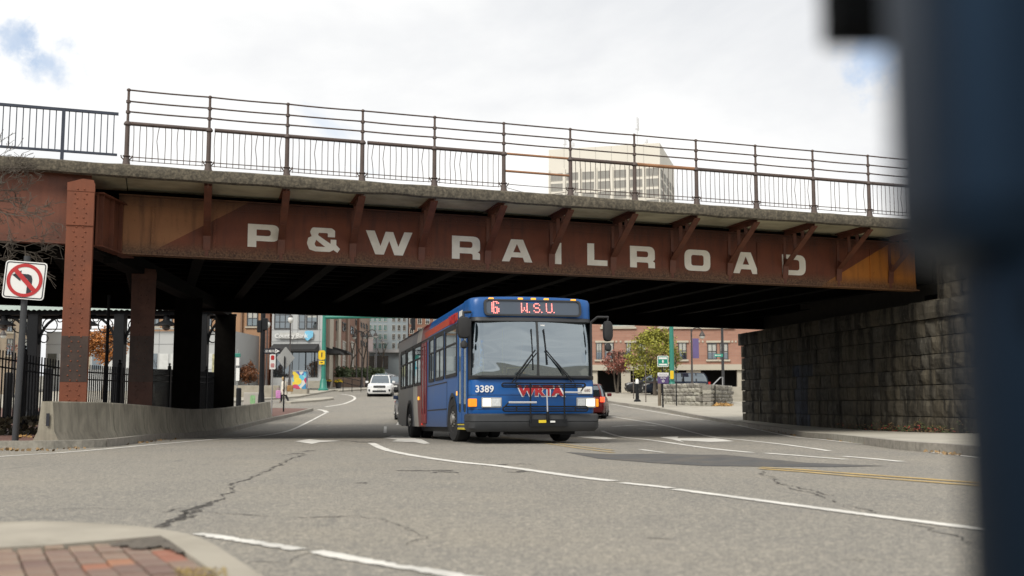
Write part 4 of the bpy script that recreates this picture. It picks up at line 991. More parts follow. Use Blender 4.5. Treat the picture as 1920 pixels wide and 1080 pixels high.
# ---------------------------------------------------------------- buildings
winglass = glass('window_glass', (.020, .025, .028), .22, .0)
winglass_p = M('window_blind', (.42, .42, .38), .25, var=.15, scale=.6, spec=.8)
wingreen = M('window_green_glass', (.10, .22, .22), .15, var=.3, scale=.5, spec=.9)
frame_d = M('window_frame_dark', (.045, .045, .048), .5)
frame_l = M('window_frame_light', (.50, .48, .43), .6)
_wm = {}
def win_mesh(w, h, nx, nz, fm, pm, blind):
    key = (round(w, 2), round(h, 2), nx, nz, fm.name, pm.name, blind)
    if key in _wm: return _wm[key]
    b = MB(); t = min(.10, w*.09); x0, x1 = -w/2, w/2
    b.box(x0, x0+t, -.08, .05, 0, h); b.box(x1-t, x1, -.08, .05, 0, h); b.box(x0+t, x1-t, -.08, .05, 0, t); b.box(x0+t, x1-t, -.08, .05, h-t, h)
    for i in range(1, nx): b.box(x0+w*i/nx-t*.35, x0+w*i/nx+t*.35, -.07, .04, t, h-t)
    for i in range(1, nz): b.box(x0+t, x1-t, -.065, .04, h*i/nz-t*.35, h*i/nz+t*.35)
    f = b.mesh('window', fm); p = MB()
    if blind: p.box(x0+t, x1-t, -.02, .0, h*(1-blind), h-t, 1); p.box(x0+t, x1-t, -.025, .0, t, h*(1-blind))
    else: p.box(x0+t, x1-t, -.025, .0, t, h-t)
    _wm[key] = (f, p.mesh('pane', [pm, winglass_p])); return _wm[key]
class Facade:
    def __init__(s, name, label, px0, Y0, px1, Y1, zb, zt, depth, wall, group=None, parent=None, wname='wall', holes=False):
        a, c = at(px0, 700, Y0), at(px1, 700, Y1); s.P = a.xy; s.d = (c.xy-a.xy); s.L = s.d.length; s.d.normalize(); s.n = Vector((-s.d.y, s.d.x))
        s.root = thing(name, label, 'building', (s.P.x, s.P.y, 0), math.atan2(s.d.y, s.d.x), group)
        if depth: MB().box(0, s.L, 0, depth, zb, zt).build(wname, wall, s.root)
    def loc(s, px, py, w=0):
        r = ray(px, py); t = (w+s.P.dot(s.n))/(r.x*s.n.x+r.y*s.n.y); return (Vector((r.x*t, r.y*t))-s.P).dot(s.d), HC+r.z*t
    def box(s, px0, py0, px1, py1, w0, w1, name, mat, z0=None, z1=None):
        xa, za = s.loc(px0, py1, w0); xb, zb = s.loc(px1, py0, w0)
        za = s.loc((px0+px1)/2, py1, w0)[1] if z0 is None else z0; zb = s.loc((px0+px1)/2, py0, w0)[1] if z1 is None else z1
        return MB().box(xa, xb, w0, w1, za, zb).build(name, mat, s.root)
    def win(s, px0, py0, px1, py1, nx=1, nz=2, fm=None, pm=None, blind=0, sill=None, dz=0):
        xa, _ = s.loc(px0, py1); xb, _ = s.loc(px1, py0); zc0 = s.loc((px0+px1)/2, py1)[1]; zc1 = s.loc((px0+px1)/2, py0)[1]
        f, p = win_mesh(round(xb-xa, 1), round(zc1-zc0, 1), nx, nz, fm or frame_d, pm or winglass, blind)
        o = link('window', f, s.root, ((xa+xb)/2, 0, zc0+dz)); link('pane', p, o)
        if sill: MB().box(-(xb-xa)/2-.15, (xb-xa)/2+.15, -.14, -.001, -.16, -.01).build('sill', sill, o)
        return o
tan = M('tan_stucco', (.36, .215, .125), .9, var=.06, scale=.3, dirt=(.30, .19, .12), dirtamt=.3)
greyp = M('grey_panel', (.40, .41, .41), .7, var=.05, scale=.3)
def mat_brick(name, c1, c2, sc=1.0):
    m, t, b, out = newmat(name); oc = t.n('ShaderNodeTexCoord').outputs['Object']
    s = t.n('ShaderNodeSeparateXYZ', {0: oc}); v = t.n('ShaderNodeCombineXYZ', {0: s.outputs[0], 1: s.outputs[2], 2: 0}).outputs[0]
    br = t.n('ShaderNodeTexBrick', {'Vector': v, 'Color1': c1, 'Color2': c2, 'Mortar': tuple(x*.8+.08 for x in c1), 'Scale': sc, 'Mortar Size': .012, 'Brick Width': .6, 'Row Height': .2})
    n = t.noise(oc, .5, 5, .6); c = t.mix(t.ramp(n, [(.3, 0), (.75, .35)]), br.outputs[0], tuple(x*.7 for x in c1))
    t.put(b.inputs['Base Color'], c); b.inputs['Roughness'].default_value = .9; return m
brickred = mat_brick('red_brick', (.33, .175, .125), (.39, .215, .155))
brickbr = mat_brick('brown_brick', (.20, .10, .065), (.25, .125, .08))
brickt = mat_brick('tan_brick', (.28, .20, .15), (.33, .24, .18))
cream = M('cream_stone', (.46, .42, .34), .85, var=.07, scale=.4, dirt=(.36, .32, .26), dirtamt=.3)
bluegrey = M('blue_grey_cladding', (.27, .32, .345), .6, var=.08, scale=.2)
darkvoid = M('dark_opening', (.015, .014, .013), .9)  # near-black wall colour stands in for shade inside the openings
awn = M('awning_black', (.022, .022, .023), .8, var=.2, scale=1)
# bank
fb = Facade('bank_building', 'light grey bank building with black awning and white lettered sign', 508, 104.6, 603, 104.2, 1.0, 15.5, 1.2, greyp)
for py in (577, 541):
    for a_, c_, nx in ((514, 546, 3), (560, 573, 1), (574, 596, 2)): fb.win(a_, py, c_, py+40, nx, 3, frame_d, blind=.45 if nx == 2 else 0)
for px in (548, 558, 599): fb.box(px, 572, px+.8, 644, -.02, -.002, 'panel_joint', M('joint_grey', (.22, .225, .23), .8))
for py in (618, 640): fb.box(509, py, 602, py+.7, -.02, -.002, 'panel_joint', MATS['joint_grey'])
fb.box(548, 659, 596, 707, -.06, -.002, 'shopfront_glass', winglass); fb.box(512, 659, 547, 707, -.06, -.002, 'shopfront_glass', winglass)
for px in (512, 530, 548, 560, 572, 584, 595.5): fb.box(px-.5, 659, px+.5, 707, -.14, -.062, 'mullion', frame_d)
b = MB(); xa, z1 = fb.loc(513, 645); xb, z0 = fb.loc(598, 659); b.prism([(-.003, z1), (-1.5, z0+.15), (-1.5, z0-.05), (-.003, z0-.05)], 0, xa, xb); b.build('awning', awn, fb.root)
sgp = fb.box(524, 623.5, 587, 635.5, -.16, -.003, 'sign_board', M('sign_board_grey', (.42, .42, .40), .5))
x_, z_ = fb.loc(550, 630); o = link('sign_text', textmesh('Country Bank', .56, white, .03, bold=.012), sgp, (x_-.15, -.2, z_))
x_, z_ = fb.loc(580.5, 629.5); hb = rpoly([(-.42, .45, .2), (.42, .45, .2), (.38, -.1, .2), (-.15, -.52, .12), (-.4, -.25, .15)])
fill([hb], 'sign_emblem', M('emblem_blue', (.18, .48, .68), .5), .05, lambda a, c, d: Vector((x_+a, -.17-d, z_+c)), sgp)
for i in range(4): fb.box(566-i*1.2, 714+i*3.4, 600, 717.6+i*3.4, -.4-.5*i, -.002-.5*i, 'step', concrete)
# brown brick block along the side street
fs = Facade('brick_block', 'brown brick and tan apartment block along the street beyond the bank', 603.5, 105.9, 664, 140, 1.2, 16.5, 4.7, brickbr)
xm = fs.loc(633, 650)[0]
for px0, px1, m_ in ((617, 627, cream), (633.5, 641, cream), (651, 656.5, brickt)): fs.box(px0, 540, px1, 716, -.25, -.002, 'pier', m_, z0=1.2, z1=16.4)
for px0, px1, py0, py1 in ((629.6, 632.8, 603, 620), (641.2, 645.5, 605, 621), (646, 650, 606, 621), (657, 659.8, 612, 627), (660.5, 663, 613, 628)):
    fs.win(px0, py0, px1, py1, 1, 2, frame_d); fs.win(px0, py0, px1, py1, 1, 2, frame_d, dz=4.2)
for px0, px1 in ((628.5, 632.9), (641.2, 650), (657, 663)): fs.win(px0, 640, px1, 688, 2, 4, frame_l, pm=winglass_p)
for px0, px1 in ((604.5, 613), (619, 630)):
    xa, z1 = fs.loc(px0, 650); xb, z0 = fs.loc(px1, 664); b = MB(); b.prism([(-.26, z1), (-1.7, z0+.1), (-1.7, z0-.1), (-.26, z0-.1)], 0, xa, xb); b.build('awning', awn, fs.root)
fs.box(604, 664, 613, 716, -.05, -.002, 'shopfront_glass', winglass)
f2 = Facade('brick_block', 'pale tan apartment block farther up the street behind the lamp posts', 664.5, 141, 692, 186, 2.5, 17.5, 14, brickt)
for k in range(5):
    for py in (600, 617, 634): f2.win(666+k*5.0, py+k*2.2, 668.6+k*5.0, py+10+k*2.0, 1, 2, frame_d)
f2.box(672, 560, 676, 700, -.3, -.002, 'pier', brickbr, z0=2.5, z1=17.3)
f3 = Facade('apartment_block', 'tall blue-grey glass and panel apartment building at the end of the street', 689, 190.3, 764, 190, 4, 20.5, 16, bluegrey)
for r_ in range(4):
    for px0, px1, m_ in ((691, 697, wingreen), (700, 706, wingreen), (709, 716, wingreen), (719, 726, wingreen), (735, 741, None), (745, 751, None), (755, 761, None)):
        f3.win(px0, 592+r_*17, px1, 603+r_*17, 2, 1, frame_l, pm=m_)
f3.box(689, 655, 764, 661, -.8, -.003, 'canopy_band', greyp); f3.box(692, 667, 728, 692, -.05, -.004, 'shopfront_glass', winglass); f3.box(702, 664, 704, 692, -.5, -.06, 'pier', greyp); f3.box(716, 664, 718, 692, -.5, -.06, 'pier', greyp)
f4 = Facade('brick_block', 'red-brown brick apartment building behind the bus roof at the end of the street', 766, 184, 850, 183.7, 4, 19.5, 14, brickbr)
for r_ in range(3):
    for k in range(5): f4.win(768+k*15, 597+r_*18, 776+k*15, 608+r_*18, 2, 1, frame_l)
# tan building and grey wing on the left
ft = Facade('tan_building', 'tan stucco building with square windows behind the dark columns', 255, 109.5, 507, 109, 0, 15, 10, tan)
for px0, px1 in ((262, 276), (285, 299), (310, 324), (346, 362), (384, 398), (463, 484)):
    for py in (582, 545): ft.win(px0, py, px1, py+30, 2, 2, frame_d, blind=.5, sill=cream)
ft.box(451, 540, 452.5, 722, -.25, -.002, 'downpipe', M('pipe_brown', (.20, .12, .07), .6), z0=1.6, z1=14.8)
ft.box(495, 560, 507, 722, -.5, -.002, 'pier', brickbr, z0=1.0, z1=14.9)
fg = Facade('grey_building', 'low grey panelled building with white windows behind the station fence', 84, 99, 436, 98, 0, 7.2, 8, greyp)
for px in (130, 176, 222, 254, 298, 330, 372, 420): fg.box(px, 617, px+.8, 661, -.02, -.002, 'panel_joint', MATS['joint_grey'])
fg.box(85, 645, 436, 645.8, -.02, -.002, 'panel_joint', MATS['joint_grey'])
fg.box(84, 615.5, 437, 617.5, -.3, -.003, 'roof_edge', alum)
for i, px in enumerate(range(88, 420, 21)): fg.box(px, 663, px+18, 692, -.04, -.003, 'shop_panel', (winglass, M('shop_white', (.52, .53, .52), .6), winglass, M('shop_cream', (.42, .36, .26), .7))[i % 4 if px < 210 else (1 if i % 3 else 0)])
fg.box(374, 664, 383, 703, -.12, -.05, 'teal_banner', M('banner_teal', (.02, .30, .38), .6)); fg.box(397, 664, 409, 704, -.12, -.05, 'poster', M('poster_floral', (.35, .33, .20), .6, var=.7, scale=2.5))
fbg = Facade('beige_building', 'beige building with tall windows behind the canopy at far left', -60, 92, 70, 96, 0, 14, 12, M('beige_stucco', (.42, .34, .25), .9, var=.06, scale=.4))
for px in (-40, -14, 12, 40):
    for py in (592, 636, 550): fbg.win(px, py, px+12, py+30, 2, 2, frame_d, blind=.4, sill=cream)
# red brick building on the right
fr_ = Facade('brick_building', 'red brick building with cream stone bands behind the green tree', 1085, 97, 1440, 95, 4.05, 16, 14, brickred)
fr_.box(1085, 683.5, 1440, 694, -.25, -.003, 'stone_band', cream); 
zb_ = fr_.loc(1200, 694)[1]
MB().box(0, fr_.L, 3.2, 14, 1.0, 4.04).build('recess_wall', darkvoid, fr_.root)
for px0, px1 in ((1084, 1120), (1165, 1182), (1288, 1314), (1383, 1396), (1420, 1440)): fr_.box(px0, 694.2, px1, 738, -.05, 1.0, 'pier', cream, z0=1.2, z1=zb_-.01)
fr_.box(1396, 694.2, 1420, 738, .1, .5, 'side_wall', M('brown_wall', (.12, .07, .05), .9), z0=1.2, z1=zb_-.01)
for px0, px1 in ((1118, 1128), (1134, 1150), (1174, 1183), (1196, 1210), (1272, 1287), (1327, 1343), (1349.5, 1365)): fr_.win(px0, 642.5, px1, 674, 2, 2, frame_d, blind=.58, sill=cream)
for px0, px1 in ((1116, 1151), (1171, 1212), (1268, 1291), (1324, 1369)): fr_.box(px0, 638.6, px1, 642.3, -.12, -.003, 'lintel', cream)
for px0 in (1154, 1162, 1216, 1228, 1240, 1252, 1294, 1302, 1309, 1316, 1371.5, 1378, 1385): fr_.box(px0, 638.6, px0+3.2, 642, -.06, -.003, 'stone_block', cream)
for px0, px1 in ((1128, 1190), (1236, 1308), (1313, 1374)):
    fr_.win(px0, 590, px1, 612.6, 6, 1, frame_l, pm=wingreen); fr_.box(px0-3, 613, px1+3, 616.5, -.15, -.003, 'sill', cream)
fr_.box(1085, 560, 1440, 563, -.2, -.003, 'stone_band', cream)
# tower
tw_ = Facade('office_tower', 'tall beige concrete office tower rising behind the bridge railing', 1030, 257, 1243, 250, 5, 60.5, 0, cream)
tower_m = M('tower_concrete', (.68, .645, .57), .85, var=.05, scale=.1)  # lightened: distance haze is put into the wall colour
MB().box(0, tw_.L, 0, 26, 5, 60.5).build('wall', tower_m, tw_.root)
towg = M('tower_window', (.27, .26, .235), .35, var=.15, scale=.3)  # low-contrast pale windows, haze painted into them too
cw = tw_.L/7
f_, p_ = win_mesh(cw*.80, 1.8, 4, 1, M('tower_frame', (.38, .365, .33), .6), towg, 0)
for r_ in range(9):
    for k in range(7):
        o = link('window', f_, tw_.root, (cw*(k+.5)+.15, 0, 52.9-r_*2.45)); link('pane', p_, o)
for k in range(8): MB().box(max(cw*k-.3, 0.02), min(cw*k+.3, tw_.L-.02), -.35, -.002, 20, 55.6).build('fin', tower_m, tw_.root)
for r_ in range(8):
    for k in range(5):
        o = link('window', f_, tw_.root, (tw_.L, 2.8+5*k, 52.9-r_*2.45), R(90)); link('pane', p_, o)
for k in range(1, 7): MB().box(cw*k-.04, cw*k+.04, -.03, -.002, 55.7, 60.4).build('panel_joint', MATS['tower_frame'], tw_.root)
for xx, hh in ((3, 3.2), (5, 2.4), (tw_.L*.78, 7.5), (tw_.L*.86, 2.0)):
    b = MB(); b.tube([(xx, 4, 60.4), (xx, 4, 60.5+hh)], .10, 5); b.box(xx-.45, xx+.45, 3.9, 4.1, 60.5+hh*.6, 60.7+hh*.6); b.tube([(xx+.3, 4, 60.5+hh*.55), (xx+.3, 4, 60.5+hh*.95)], .12, 5); b.build('antenna', M('antenna_grey', (.5, .5, .5), .5), tw_.root)

# ---------------------------------------------------------------- trees, shrubs
def leafmat(n, c): 
    m, t, b, out = newmat(n); gi = t.n('ShaderNodeNewGeometry'); rnd = gi.outputs['Random Per Island']
    t.put(b.inputs['Base Color'], t.ramp(rnd, [(0, tuple(x*.45 for x in c)), (.5, c), (1, tuple(min(1, x*1.5) for x in c))])); b.inputs['Roughness'].default_value = .7
    b.inputs['Subsurface Weight'].default_value = 0
    return m
barkm = M('bark', (.085, .07, .055), .95, var=.3, scale=9, bump=.4)
def tree(name, label, px, py, Y, wpx, toppx, botpx, mat, n, leaf, seed, trunk_r=.12, cat='tree', sparse=0, stems=1, group=None, dz=.12):
    P = at(px, py, Y); zb = g(Y)+dz; s_ = F/Y; rw_ = random.Random(seed)
    ztop = at(px, toppx, Y).z-zb; zbot = at(px, botpx, Y).z-zb; rx = wpx/2/s_
    root = thing(name, label, cat, (P.x, Y, zb), 0, group)
    tb = MB(); ends = []
    def limb(p, d, L, r, dep):
        q = p+d*L; tb.tube([p, p+d*L*.5+Vector((rw_.uniform(-.05, .05), rw_.uniform(-.05, .05), 0))*L, q], [r, r*.85, r*.65], 5)
        ends.append(q)
        if dep <= 0: return
        for _ in range(3 if dep > 1 else 4):
            nd = (d+Vector((rw_.uniform(-1, 1), rw_.uniform(-1, 1), rw_.uniform(-.1, .8)))*.75).normalized(); limb(q, nd, L*rw_.uniform(.55, .8), r*.6, dep-1)
    for k in range(stems): limb(Vector((rw_.uniform(-.2, .2)*(stems > 1), 0, 0)), Vector((rw_.uniform(-.25, .25)*(stems > 1)+.02, 0, 1)).normalized(), max(zbot*1.05, ztop*.25), trunk_r/stems**.4, 3)
    # keep limbs inside the crown
    tb.v = [(max(-rx, min(rx, x)), max(-rx, min(rx, y)), min(z, ztop*.96)) for x, y, z in tb.v]
    tb.build('trunk', barkm, root)
    if n:
        cb = MB(); cz = (ztop+zbot)/2; rz = (ztop-zbot)/2; cl = []
        while len(cl) < 46:
            v = Vector((rw_.uniform(-1, 1), rw_.uniform(-1, 1), rw_.uniform(-1, 1)))
            if .35 < v.length < 1 and (v.z > -.75): cl.append(v)
        for i in range(n):
            c = rw_.choice(cl); q = c+Vector((rw_.gauss(0, .15), rw_.gauss(0, .15), rw_.gauss(0, .13)))
            wdt = 1-.35*max(0, q.z)**2-.15*max(0, -q.z)
            p = Vector((q.x*rx*wdt*.92, q.y*rx*wdt*.92, cz+q.z*rz*.95)); a = Vector((rw_.uniform(-1, 1), rw_.uniform(-1, 1), rw_.uniform(-.8, .8))).normalized(); e = a.cross(Vector((rw_.uniform(-1, 1), rw_.uniform(-1, 1), rw_.uniform(-1, 1)))).normalized(); k = leaf*rw_.uniform(.6, 1.3)
            cb.add([p-a*k, p+e*k*.5, p+a*k, p-e*k*.5], [(0, 1, 2, 3)])
        cb.build('crown', mat, root)
    return root
lg = leafmat('leaf_green', (.26, .255, .035)); ly = leafmat('leaf_red', (.24, .085, .06)); lo_ = leafmat('leaf_orange', (.32, .12, .025)); lr = leafmat('leaf_rust', (.19, .075, .03)); ld = leafmat('leaf_dark', (.06, .085, .03))
tree('leafy_tree', 'round yellow-green tree in front of the red brick building', 1228, 745, 84, 108, 614, 713, lg, 7500, .10, 31, .16)
tree('maple_tree', 'small bare-stemmed maple with thin red leaves beside the bus mirror', 1160, 735, 90, 62, 657, 704, ly, 1100, .11, 32, .12, stems=3)
tree('autumn_tree', 'orange autumn tree seen between the first two bridge columns', 193, 735, 76, 84, 606, 690, lo_, 3200, .11, 33, .12)
tree('weeping_shrub', 'small rust-brown weeping tree against the tan wall', 466, 726, 100, 40, 678, 722, lr, 1500, .11, 34, .07)
tree('bare_shrub', 'thin leafless reddish shrub by the beige building', 26, 700, 84, 36, 640, 690, ly, 160, .08, 35, .06)
for i, (px, Y, wp_, tp, lab) in enumerate([(659, 128, 34, 640, 'leafless street tree nearest the brick block entrance'), (681, 138, 30, 646, 'leafless street tree between the tall lamp posts'), (716, 150, 46, 640, 'leafless spreading street tree in front of the blue-grey building')]):
    tree('street_tree', lab, px, 700, Y, wp_, tp, 676, ly, 0, .1, 40+i, .13, group='leafless street trees')
for i, (px, py, Y, wp_, tp, lab, mt) in enumerate([(643, 712, 116, 26, 686, 'green shrubs in the raised planter by the black awnings', ld), (676, 700, 130, 36, 687, 'low clipped hedge behind the lamp posts', ld), (708, 700, 142, 24, 689, 'dark hedge near the far parked car', ld)]):
    P = at(px, py, Y); sb = MB(); r_ = random.Random(50+i); hw = wp_/2/F*Y; hz = at(px, tp, Y).z-g(Y)
    for _ in range(900):
        p = Vector((r_.uniform(-hw, hw), r_.uniform(-1, 1), r_.uniform(0.1, hz)*(.75+.25*r_.random()))); a = Vector((r_.uniform(-1, 1), r_.uniform(-1, 1), r_.uniform(-1, 1))).normalized(); e = a.orthogonal(); k = .14; sb.add([p-a*k, p+e*k*.6, p+a*k, p-e*k*.6], [(0, 1, 2, 3)])
    o = sb.build('shrub_bed', mt, None, (P.x, Y, g(Y))); tag(o, lab, 'shrubs', 'shrubs along the side street')
pb = at(647, 712, 114); b = MB(); b.box(-1.7, 1.9, -.6, 1.2, 0, 1.05); o = b.build('planter_wall', brickt, None, (pb.x, 114, g(114))); tag(o, 'low tan planter wall holding green shrubs by the brick block', 'planter')
# bare branches reaching in from the left
bt = at(-105, 560, 20.8); tr0 = thing('bare_tree', 'bare leafless tree whose thin twigs reach in from the left edge', 'tree', (bt.x, 20.8, g(20.8)+.1)); tb = MB(); rt = random.Random(9)
def twig(p, d, L, r, dep):
    pts_ = [p]; dd = d.copy()
    for k in range(3):
        dd = (dd+Vector((rt.uniform(-.25, .25), rt.uniform(-.25, .25), rt.uniform(-.22, .22)))).normalized(); pts_.append(pts_[-1]+dd*L/3)
    tb.tube(pts_, [max(q, .0045) for q in (r, r*.85, r*.7, r*.5)], 4)
    if dep > 0:
        for _ in range(3 if dep > 2 else 4):
            q = rt.choice(pts_[1:]); nd = (dd+Vector((rt.uniform(-.9, .9), rt.uniform(-.6, .6), rt.uniform(-.75, .75)))).normalized(); twig(q, nd, L*rt.uniform(.5, .75), r*.55, dep-1)
for z, d, L in ((4.1, (1, 0, .40), 1.0), (4.4, (1, .1, .65), 1.0), (3.8, (1, 0, .12), 1.0), (4.6, (.9, 0, .22), .9), (3.7, (1, -.1, .05), .9), (3.5, (1, 0, -.06), .8), (4.9, (1, 0, .5), .8)):
    twig(Vector((.05, 0, z)), Vector(d).normalized(), L, .022, 4)
tb.build('branches', barkm, tr0); MB().tube([(0, 0, -.1), (.03, 0, 1.5), (.1, 0, 3.2), (.05, 0, 5)], [.14, .11, .08, .03], 8).build('trunk', barkm, tr0, smooth=50)

# ---------------------------------------------------------------- cars
def car(name, label, loc, rz, paint, L=4.7, Wd=1.88, H=1.70, hood=1.02, front=True, group=None, suv=True, lit_tail=False, pmirror=True):
    root = thing(name, label, 'car', loc, rz, group); sl = L/4.75; sw2 = Wd/1.88
    pm_ = M(*paint) if isinstance(paint, tuple) else paint
    def rg(y, hw, zb, zt):
        hw *= sw2; zm = zb+(zt-zb)*.55
        h = [(hw*.90, zb), (hw*.98, zb+.10), (hw, zm), (hw*.985, zt-.14), (hw*.93, zt-.04), (hw*.78, zt)]
        return [(x, y*sl, z) for x, z in h]+[(-x, y*sl, z) for x, z in h[::-1]]
    hz = hood; b = MB()
    b.loft([rg(.0, .72, .34, hz-.28), rg(.07, .86, .24, hz-.16), rg(.25, .92, .22, hz-.08), rg(1.0, .94, .22, hz), rg(1.3, .94, .2, hz+.06), rg(2.6, .94, .2, hz+.07), rg(4.1, .94, .22, hz+.08), rg(4.55, .92, .26, hz+.05), rg(4.7, .86, .32, hz-.05), rg(4.75, .78, .40, hz-.25)])
    b.build('body', pm_, root, smooth=35)
    zt = H-.05; rb = 4.35 if suv else 3.7
    gh = [(hz+.03, .86, 1.22, 4.6), ((hz+zt)/2+.05, .79, 1.62, 4.52 if suv else 4.1), (zt, .68, 2.05, rb)]
    def rect(z, hw, y0, y1): return [(x*sw2, y*sl, z) for x, y in ((-hw*.86, y0), (-hw, y0+.25), (-hw, y1-.2), (-hw*.86, y1), (hw*.86, y1), (hw, y1-.2), (hw, y0+.25), (hw*.86, y0))]
    b = MB(); b.loft([rect(*q) for q in gh]); b.build('windows', winglass, root)
    b = MB(); b.loft([rect(zt-.005, .69, 2.02, rb+.05), rect(zt+.035, .66, 2.12, rb-.03), rect(zt+.05, .5, 2.4, rb-.3)]); b.build('roof', pm_, root, smooth=40)
    rp = [rect(*q) for q in gh]
    for i in (0, 3, 4, 7): 
        MB().tube([Vector(r[i])*1.0+Vector((0, 0, 0)) for r in rp], .045, 5).build('pillar', pm_, root)
    for yy in (2.75, 3.75):
        for s_ in (-1, 1): MB().loft([[(s_*(.875*sw2), (yy-.05)*sl, hz+.04), (s_*(.875*sw2), (yy+.05)*sl, hz+.04), (s_*(.70*sw2), (yy+.05)*sl, zt), (s_*(.70*sw2), (yy-.05)*sl, zt)], [(s_*(.86*sw2), (yy-.05)*sl, hz+.04), (s_*(.86*sw2), (yy+.05)*sl, hz+.04), (s_*(.68*sw2), (yy+.05)*sl, zt), (s_*(.68*sw2), (yy-.05)*sl, zt)]]).build('door_pillar', trim, root)
    for yy in (.92, 3.75):
        for s_ in (-1, 1):
            wheel(root, s_*.93*sw2, yy*sl, .35, .35, .22, s_, rimm)
            b = MB(); n = 8; o = [(s_*.948*sw2, yy*sl-.43*math.cos(math.pi*k/n), .3+.44*math.sin(math.pi*k/n)) for k in range(n+1)]; i_ = [(s_*.952*sw2, yy*sl-.37*math.cos(math.pi*k/n), .3+.38*math.sin(math.pi*k/n)) for k in range(n+1)]; b.loft([o, i_], 0, False, False); b.build('wheel_arch', trim, root)
    for s_ in (-1, 1):
        MB().bbox(s_*1.02*sw2-.11, s_*1.02*sw2+.11, 1.42*sl, 1.56*sl, hz+.06, hz+.22, .04).build('mirror', pm_ if pmirror else trim, root)
        b = MB(); b.loft([[(s_*.86*sw2, .05, hz-.30), (s_*.58*sw2, -.02, hz-.30), (s_*.56*sw2, .0, hz-.17), (s_*.86*sw2, .10, hz-.13)], [(s_*.90*sw2, .35, hz-.28), (s_*.58*sw2, .1, hz-.30), (s_*.56*sw2, .12, hz-.17), (s_*.90*sw2, .40, hz-.12)]]); b.build('headlight', lens, root)
        b = MB(); b.bbox(s_*.80*sw2-.1, s_*.80*sw2+.1, 4.60*sl, 4.77*sl, hz-.22, hz+.0, .02); b.build('tail_lamp', M('tail_lit' if lit_tail else 'tail_red', (.5, .02, .012), .25, emit=(1, .06, .02) if lit_tail else None, estr=2.2), root)
        MB().bbox(s_*.76*sw2-.07, s_*.76*sw2+.07, -.03, .1, .42, .58, .02).build('fog_lamp', trim, root)
    b = MB(); b.bbox(-.46, .46, -.035, .06, hz-.33, hz-.15, .03); gr_ = b.build('grille', M('grille_grey', (.09, .09, .09), .35, metal=.5), root)
    MB().bbox(-.52, .52, -.015, .05, .34, .50, .03).build('intake', trim, root)
    MB().box(-.17, .17, -.045, -.02, .50, .62).build('number_plate', MATS['plate_white'], root)
    MB().box(-.9*sw2, .9*sw2, .2, 4.6*sl, .17, .24).build('underside', black, root)
    return root
wcar = ('car_white', (.72, .72, .71), .25, 0, .03)
P = gnd(711, 744); car('white_suv', 'white suv with dark grille driving towards the camera left of the bus', (P.x, P.y, P.z), R(4), wcar, 4.8, 1.9, 1.72)
P = gnd(757, 791); c_ = gnd(744, 792); car('dark_car', 'dark blue car half hidden behind the rear of the bus', (c_.x+1.03, c_.y-.2, g(c_.y)), R(9), ('car_navy', (.03, .045, .09), .2, .2, .1), 4.5, 1.82, 1.50, .92, suv=False)
Pq = at(712, 706, 118); car('teal_car', 'small teal car waiting uphill behind the white suv', (Pq.x, 118, g(118)), R(3), ('car_teal', (.07, .16, .14), .25, .2, .1), 4.4, 1.8, 1.46, .9, suv=False)
Pq = at(741, 735, 97); car('grey_car', 'dark grey car following the white suv beside the bus roof', (Pq.x, 97, g(97)), R(3), ('car_grey', (.06, .06, .065), .25, .2, .1), 4.5, 1.82, 1.5, .92, suv=False)
for px, Y, lab, pt_ in ((741, 150, 'pale car parked farthest up the street', ('car_silver', (.42, .43, .44), .3, .3, .05)), (727, 148, 'black car parked under the blue-grey building', ('car_black', (.02, .02, .022), .25, 0, .1))):
    Pq = at(px, 690, Y); car('parked_car', lab, (Pq.x, Y, g(Y)), R(85), pt_, 4.5, 1.82, 1.5, .92, suv=False)
P = gnd(1136, 786); car('red_car', 'dark red hatchback with lit tail lamp passing on the right of the bus', (at(1146, 700, P.y).x-1.1+.45, P.y+4.5, g(P.y)), R(180-7), ('car_red', (.10, .008, .010), .25, 0, .2), 4.5, 1.84, 1.62, 1.0, lit_tail=True)
Pq = at(1270, 726, 86); car('navy_suv', 'dark navy suv parked behind the fieldstone wall', (Pq.x-2.55, 86.9, g(86)+.1), R(-90), ('car_midnight', (.012, .02, .04), .2, .2, .1), 5.1, 1.95, 1.74)
Pq = at(1222, 730, 90); car('black_car', 'black parked car mostly hidden behind the purple sign and tree', (Pq.x-2, 91, g(90)+.1), R(-90), ('car_black', (.02, .02, .022), .25, 0, .1), 4.6, 1.85, 1.6)

# ---------------------------------------------------------------- poles, signs, lamps
def pole(name, label, cat, px, py, r, hpx, mat=black, n=8, dz=.12, base=0, group=None, top=None, P=None, lean=(0, 0)):
    P = P or gnd(px, py, dz); root = thing(name, label, cat, (P.x, P.y, g(P.y)+dz-.02), 0, group)
    h = at(px, hpx, P.y).z-root.location.z
    b = MB(); b.tube([(0, 0, -.05), (lean[0]*h*.5, lean[1]*h*.5, h*.5), (lean[0]*h, lean[1]*h, h)], [r, r*.9, r*.75] if top is None else [r, (r+top)/2, top], n); b.build('post', mat, root, smooth=50)
    if base: MB().lathe([(r*2.2*base, -.05), (r*2.2*base, .12), (r*1.6*base, .25), (r*1.3*base, .9), (r, 1.05)], 10).build('base', mat, root, smooth=40)
    return root, P, h
def zof(px, py, P, root): q = at(px, py, P.y); return q.x-root.location.x, q.z-root.location.z
def plate(root, x, z, w_, h_, y, mat, name='plate', rad=.04, th=.006, ang=0):
    pts_ = rpoly([(-w_/2, -h_/2, rad), (w_/2, -h_/2, rad), (w_/2, h_/2, rad), (-w_/2, h_/2, rad)], 4); ca, sa = math.cos(ang), math.sin(ang)
    return fill([pts_], name, mat, th, lambda a, c, d: Vector((x+a*ca-c*sa, y-d, z+a*sa+c*ca)), root)
